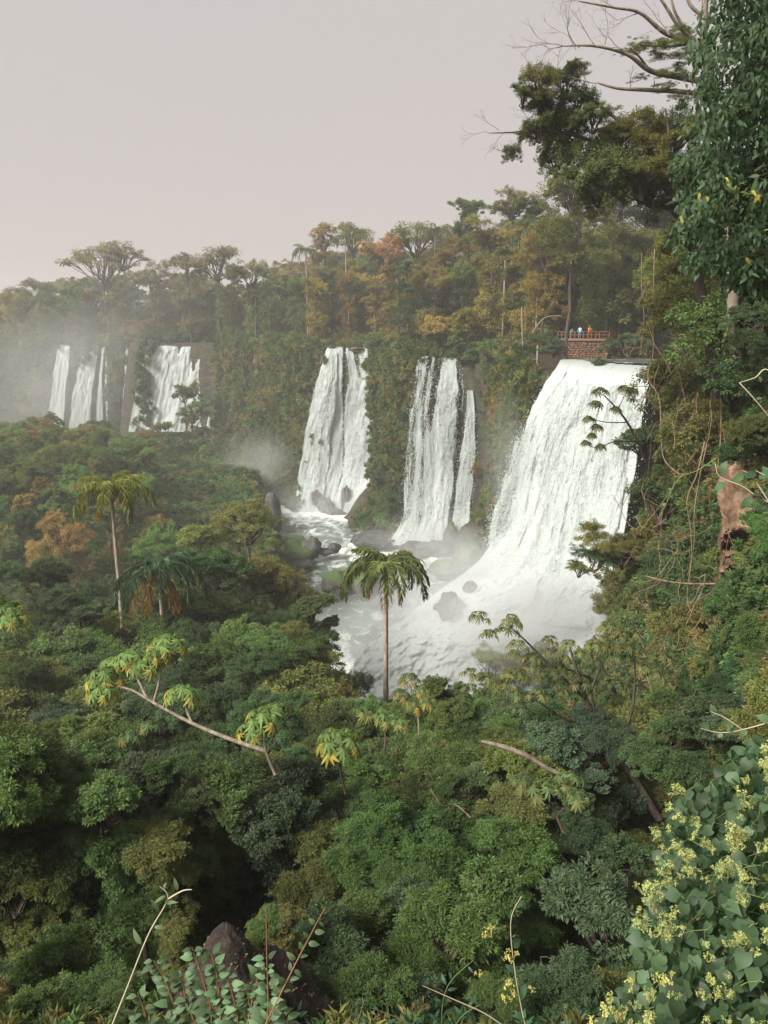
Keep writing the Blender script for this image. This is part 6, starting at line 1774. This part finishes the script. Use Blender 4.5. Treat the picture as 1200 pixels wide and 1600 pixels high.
sprig('leafy twig reaching in above the flowering vine', [[(1230, 1118), (1180, 1135), (1130, 1145), (1095, 1138)], [(1160, 1140), (1130, 1120), (1110, 1112)]], LF_HEART, (.09, .15, .08), .055, 3.0, density=16, seed=7, stem_mat=M_STEMP, rad=.003)
sprig('twig with large oval green leaves hanging across the rock outcrop', [[(1240, 800), (1190, 780), (1160, 760), (1125, 745), (1118, 725)], [(1200, 782), (1175, 745), (1160, 735)], [(1240, 760), (1200, 745), (1180, 735)]], LF_OVAL, (.07, .15, .07), .10, 3.2, density=17, seed=8, stem_mat=M_STEMP, rad=.004)
sprig('thin creeper shoot with tiny leaves dangling in the gap beside the rock outcrop', [[(1120, 715), (1090, 735), (1064, 745), (1050, 765), (1040, 790), (1030, 805)]], LF_HEART, (.12, .2, .06), .04, 4.5, density=18, seed=9, stem_mat=M_STEMG, rad=.003)
sprig('pale bent twig crossing the creepers near the picture side', [[(1240, 620), (1200, 578), (1180, 590), (1155, 598)], [(1155, 598), (1180, 625), (1205, 655)]], LF_OVAL, (.08, .12, .06), .05, 4.0, density=4, seed=10, stem_mat=M_STEMP, rad=.004)
sprig('curved dry pale stem arching over the bottom leaves', [[(810, 1620), (760, 1585), (710, 1562), (660, 1540)]], LF_OVAL, (.1, .12, .07), .04, 3.3, density=2, seed=11, stem_mat=M_STEMP, rad=.0035)
sprig('low blue-green plant with pointed leaves at the lower middle', [[(700, 1680), (690, 1600), (700, 1540), (740, 1500)], [(700, 1680), (650, 1610), (620, 1590), (580, 1575)], [(690, 1640), (720, 1590), (750, 1570)], [(560, 1680), (555, 1620), (570, 1560)], [(640, 1690), (640, 1620), (660, 1570)]], LF_LONG, (.045, .105, .065), .10, 4.4, density=26, seed=12)

# ---------------------------------------------------------------- mist over the falls, haze in the air
def mist(px, py, Y, rx, ry, rz, dens, name='mist', seed=0):
    m, n, l = new_mat('mist_%d' % seed)
    pv = n.new('ShaderNodeVolumePrincipled')
    pv.inputs['Color'].default_value = (.96, .98, 1, 1); pv.inputs['Anisotropy'].default_value = .1
    co = objco(n, l)
    ln = n.new('ShaderNodeVectorMath'); ln.operation = 'LENGTH'; l.new(co, ln.inputs[0])
    f = math_(n, l, 'SUBTRACT', 1.0, ln.outputs['Value'], clamp=True)
    f = math_(n, l, 'POWER', f, 1.3)
    nz = ntex(n, l, co, 1.6 + .1 * seed, 3, .6, .5)
    nz = math_(n, l, 'MULTIPLY_ADD', nz, 2.4, -.6, clamp=True)
    l.new(math_(n, l, 'MULTIPLY', math_(n, l, 'MULTIPLY', f, nz), dens), pv.inputs['Density'])
    o_ = n.new('ShaderNodeOutputMaterial'); l.new(pv.outputs[0], o_.inputs['Volume'])
    V, F = rock_mesh(1, 1, 1, 1, 0, 12, 18)
    o = ob(name, mesh_np(name, V, [F], [m]), None, tuple(at(px, py, Y)), (0, 0, 0), (rx, ry, rz))
    return tag(o, kind='stuff')
mist(95, 560, 272, 48, 14, 24, .045, seed=1)
mist(60, 640, 270, 42, 14, 18, .04, seed=2)
mist(215, 480, 262, 36, 12, 16, .01, seed=3)
mist(405, 730, 192, 14, 11, 12, .08, seed=4)
mist(500, 790, 176, 18, 10, 7, .10, seed=5)
mist(660, 845, 140, 16, 8, 7, .09, seed=6)
mist(690, 985, 88, 15, 8, 8, .14, seed=7)
mist(800, 960, 78, 17, 8, 11, .22, seed=8)
mist(830, 975, 78, 15, 6, 8, .32, seed=13)
mist(715, 880, 92, 8, 6, 6, .22, seed=11)
mist(640, 945, 90, 9, 6, 5, .22, seed=12)
mist(560, 1000, 90, 10, 10, 7, .12, seed=9)
mist(790, 730, 96, 4, 4, 12, .13, seed=10)
V, F = box((0, 480, -3), (1700, 1130, 97))
m, n, l = new_mat('haze_air')
pv = n.new('ShaderNodeVolumePrincipled'); pv.inputs['Color'].default_value = (.96, .955, .95, 1); pv.inputs['Density'].default_value = .0006; pv.inputs['Anisotropy'].default_value = .15
o_ = n.new('ShaderNodeOutputMaterial'); l.new(pv.outputs[0], o_.inputs['Volume'])
tag(ob('haze', mesh_np('haze', V, F, [m])), kind='stuff')
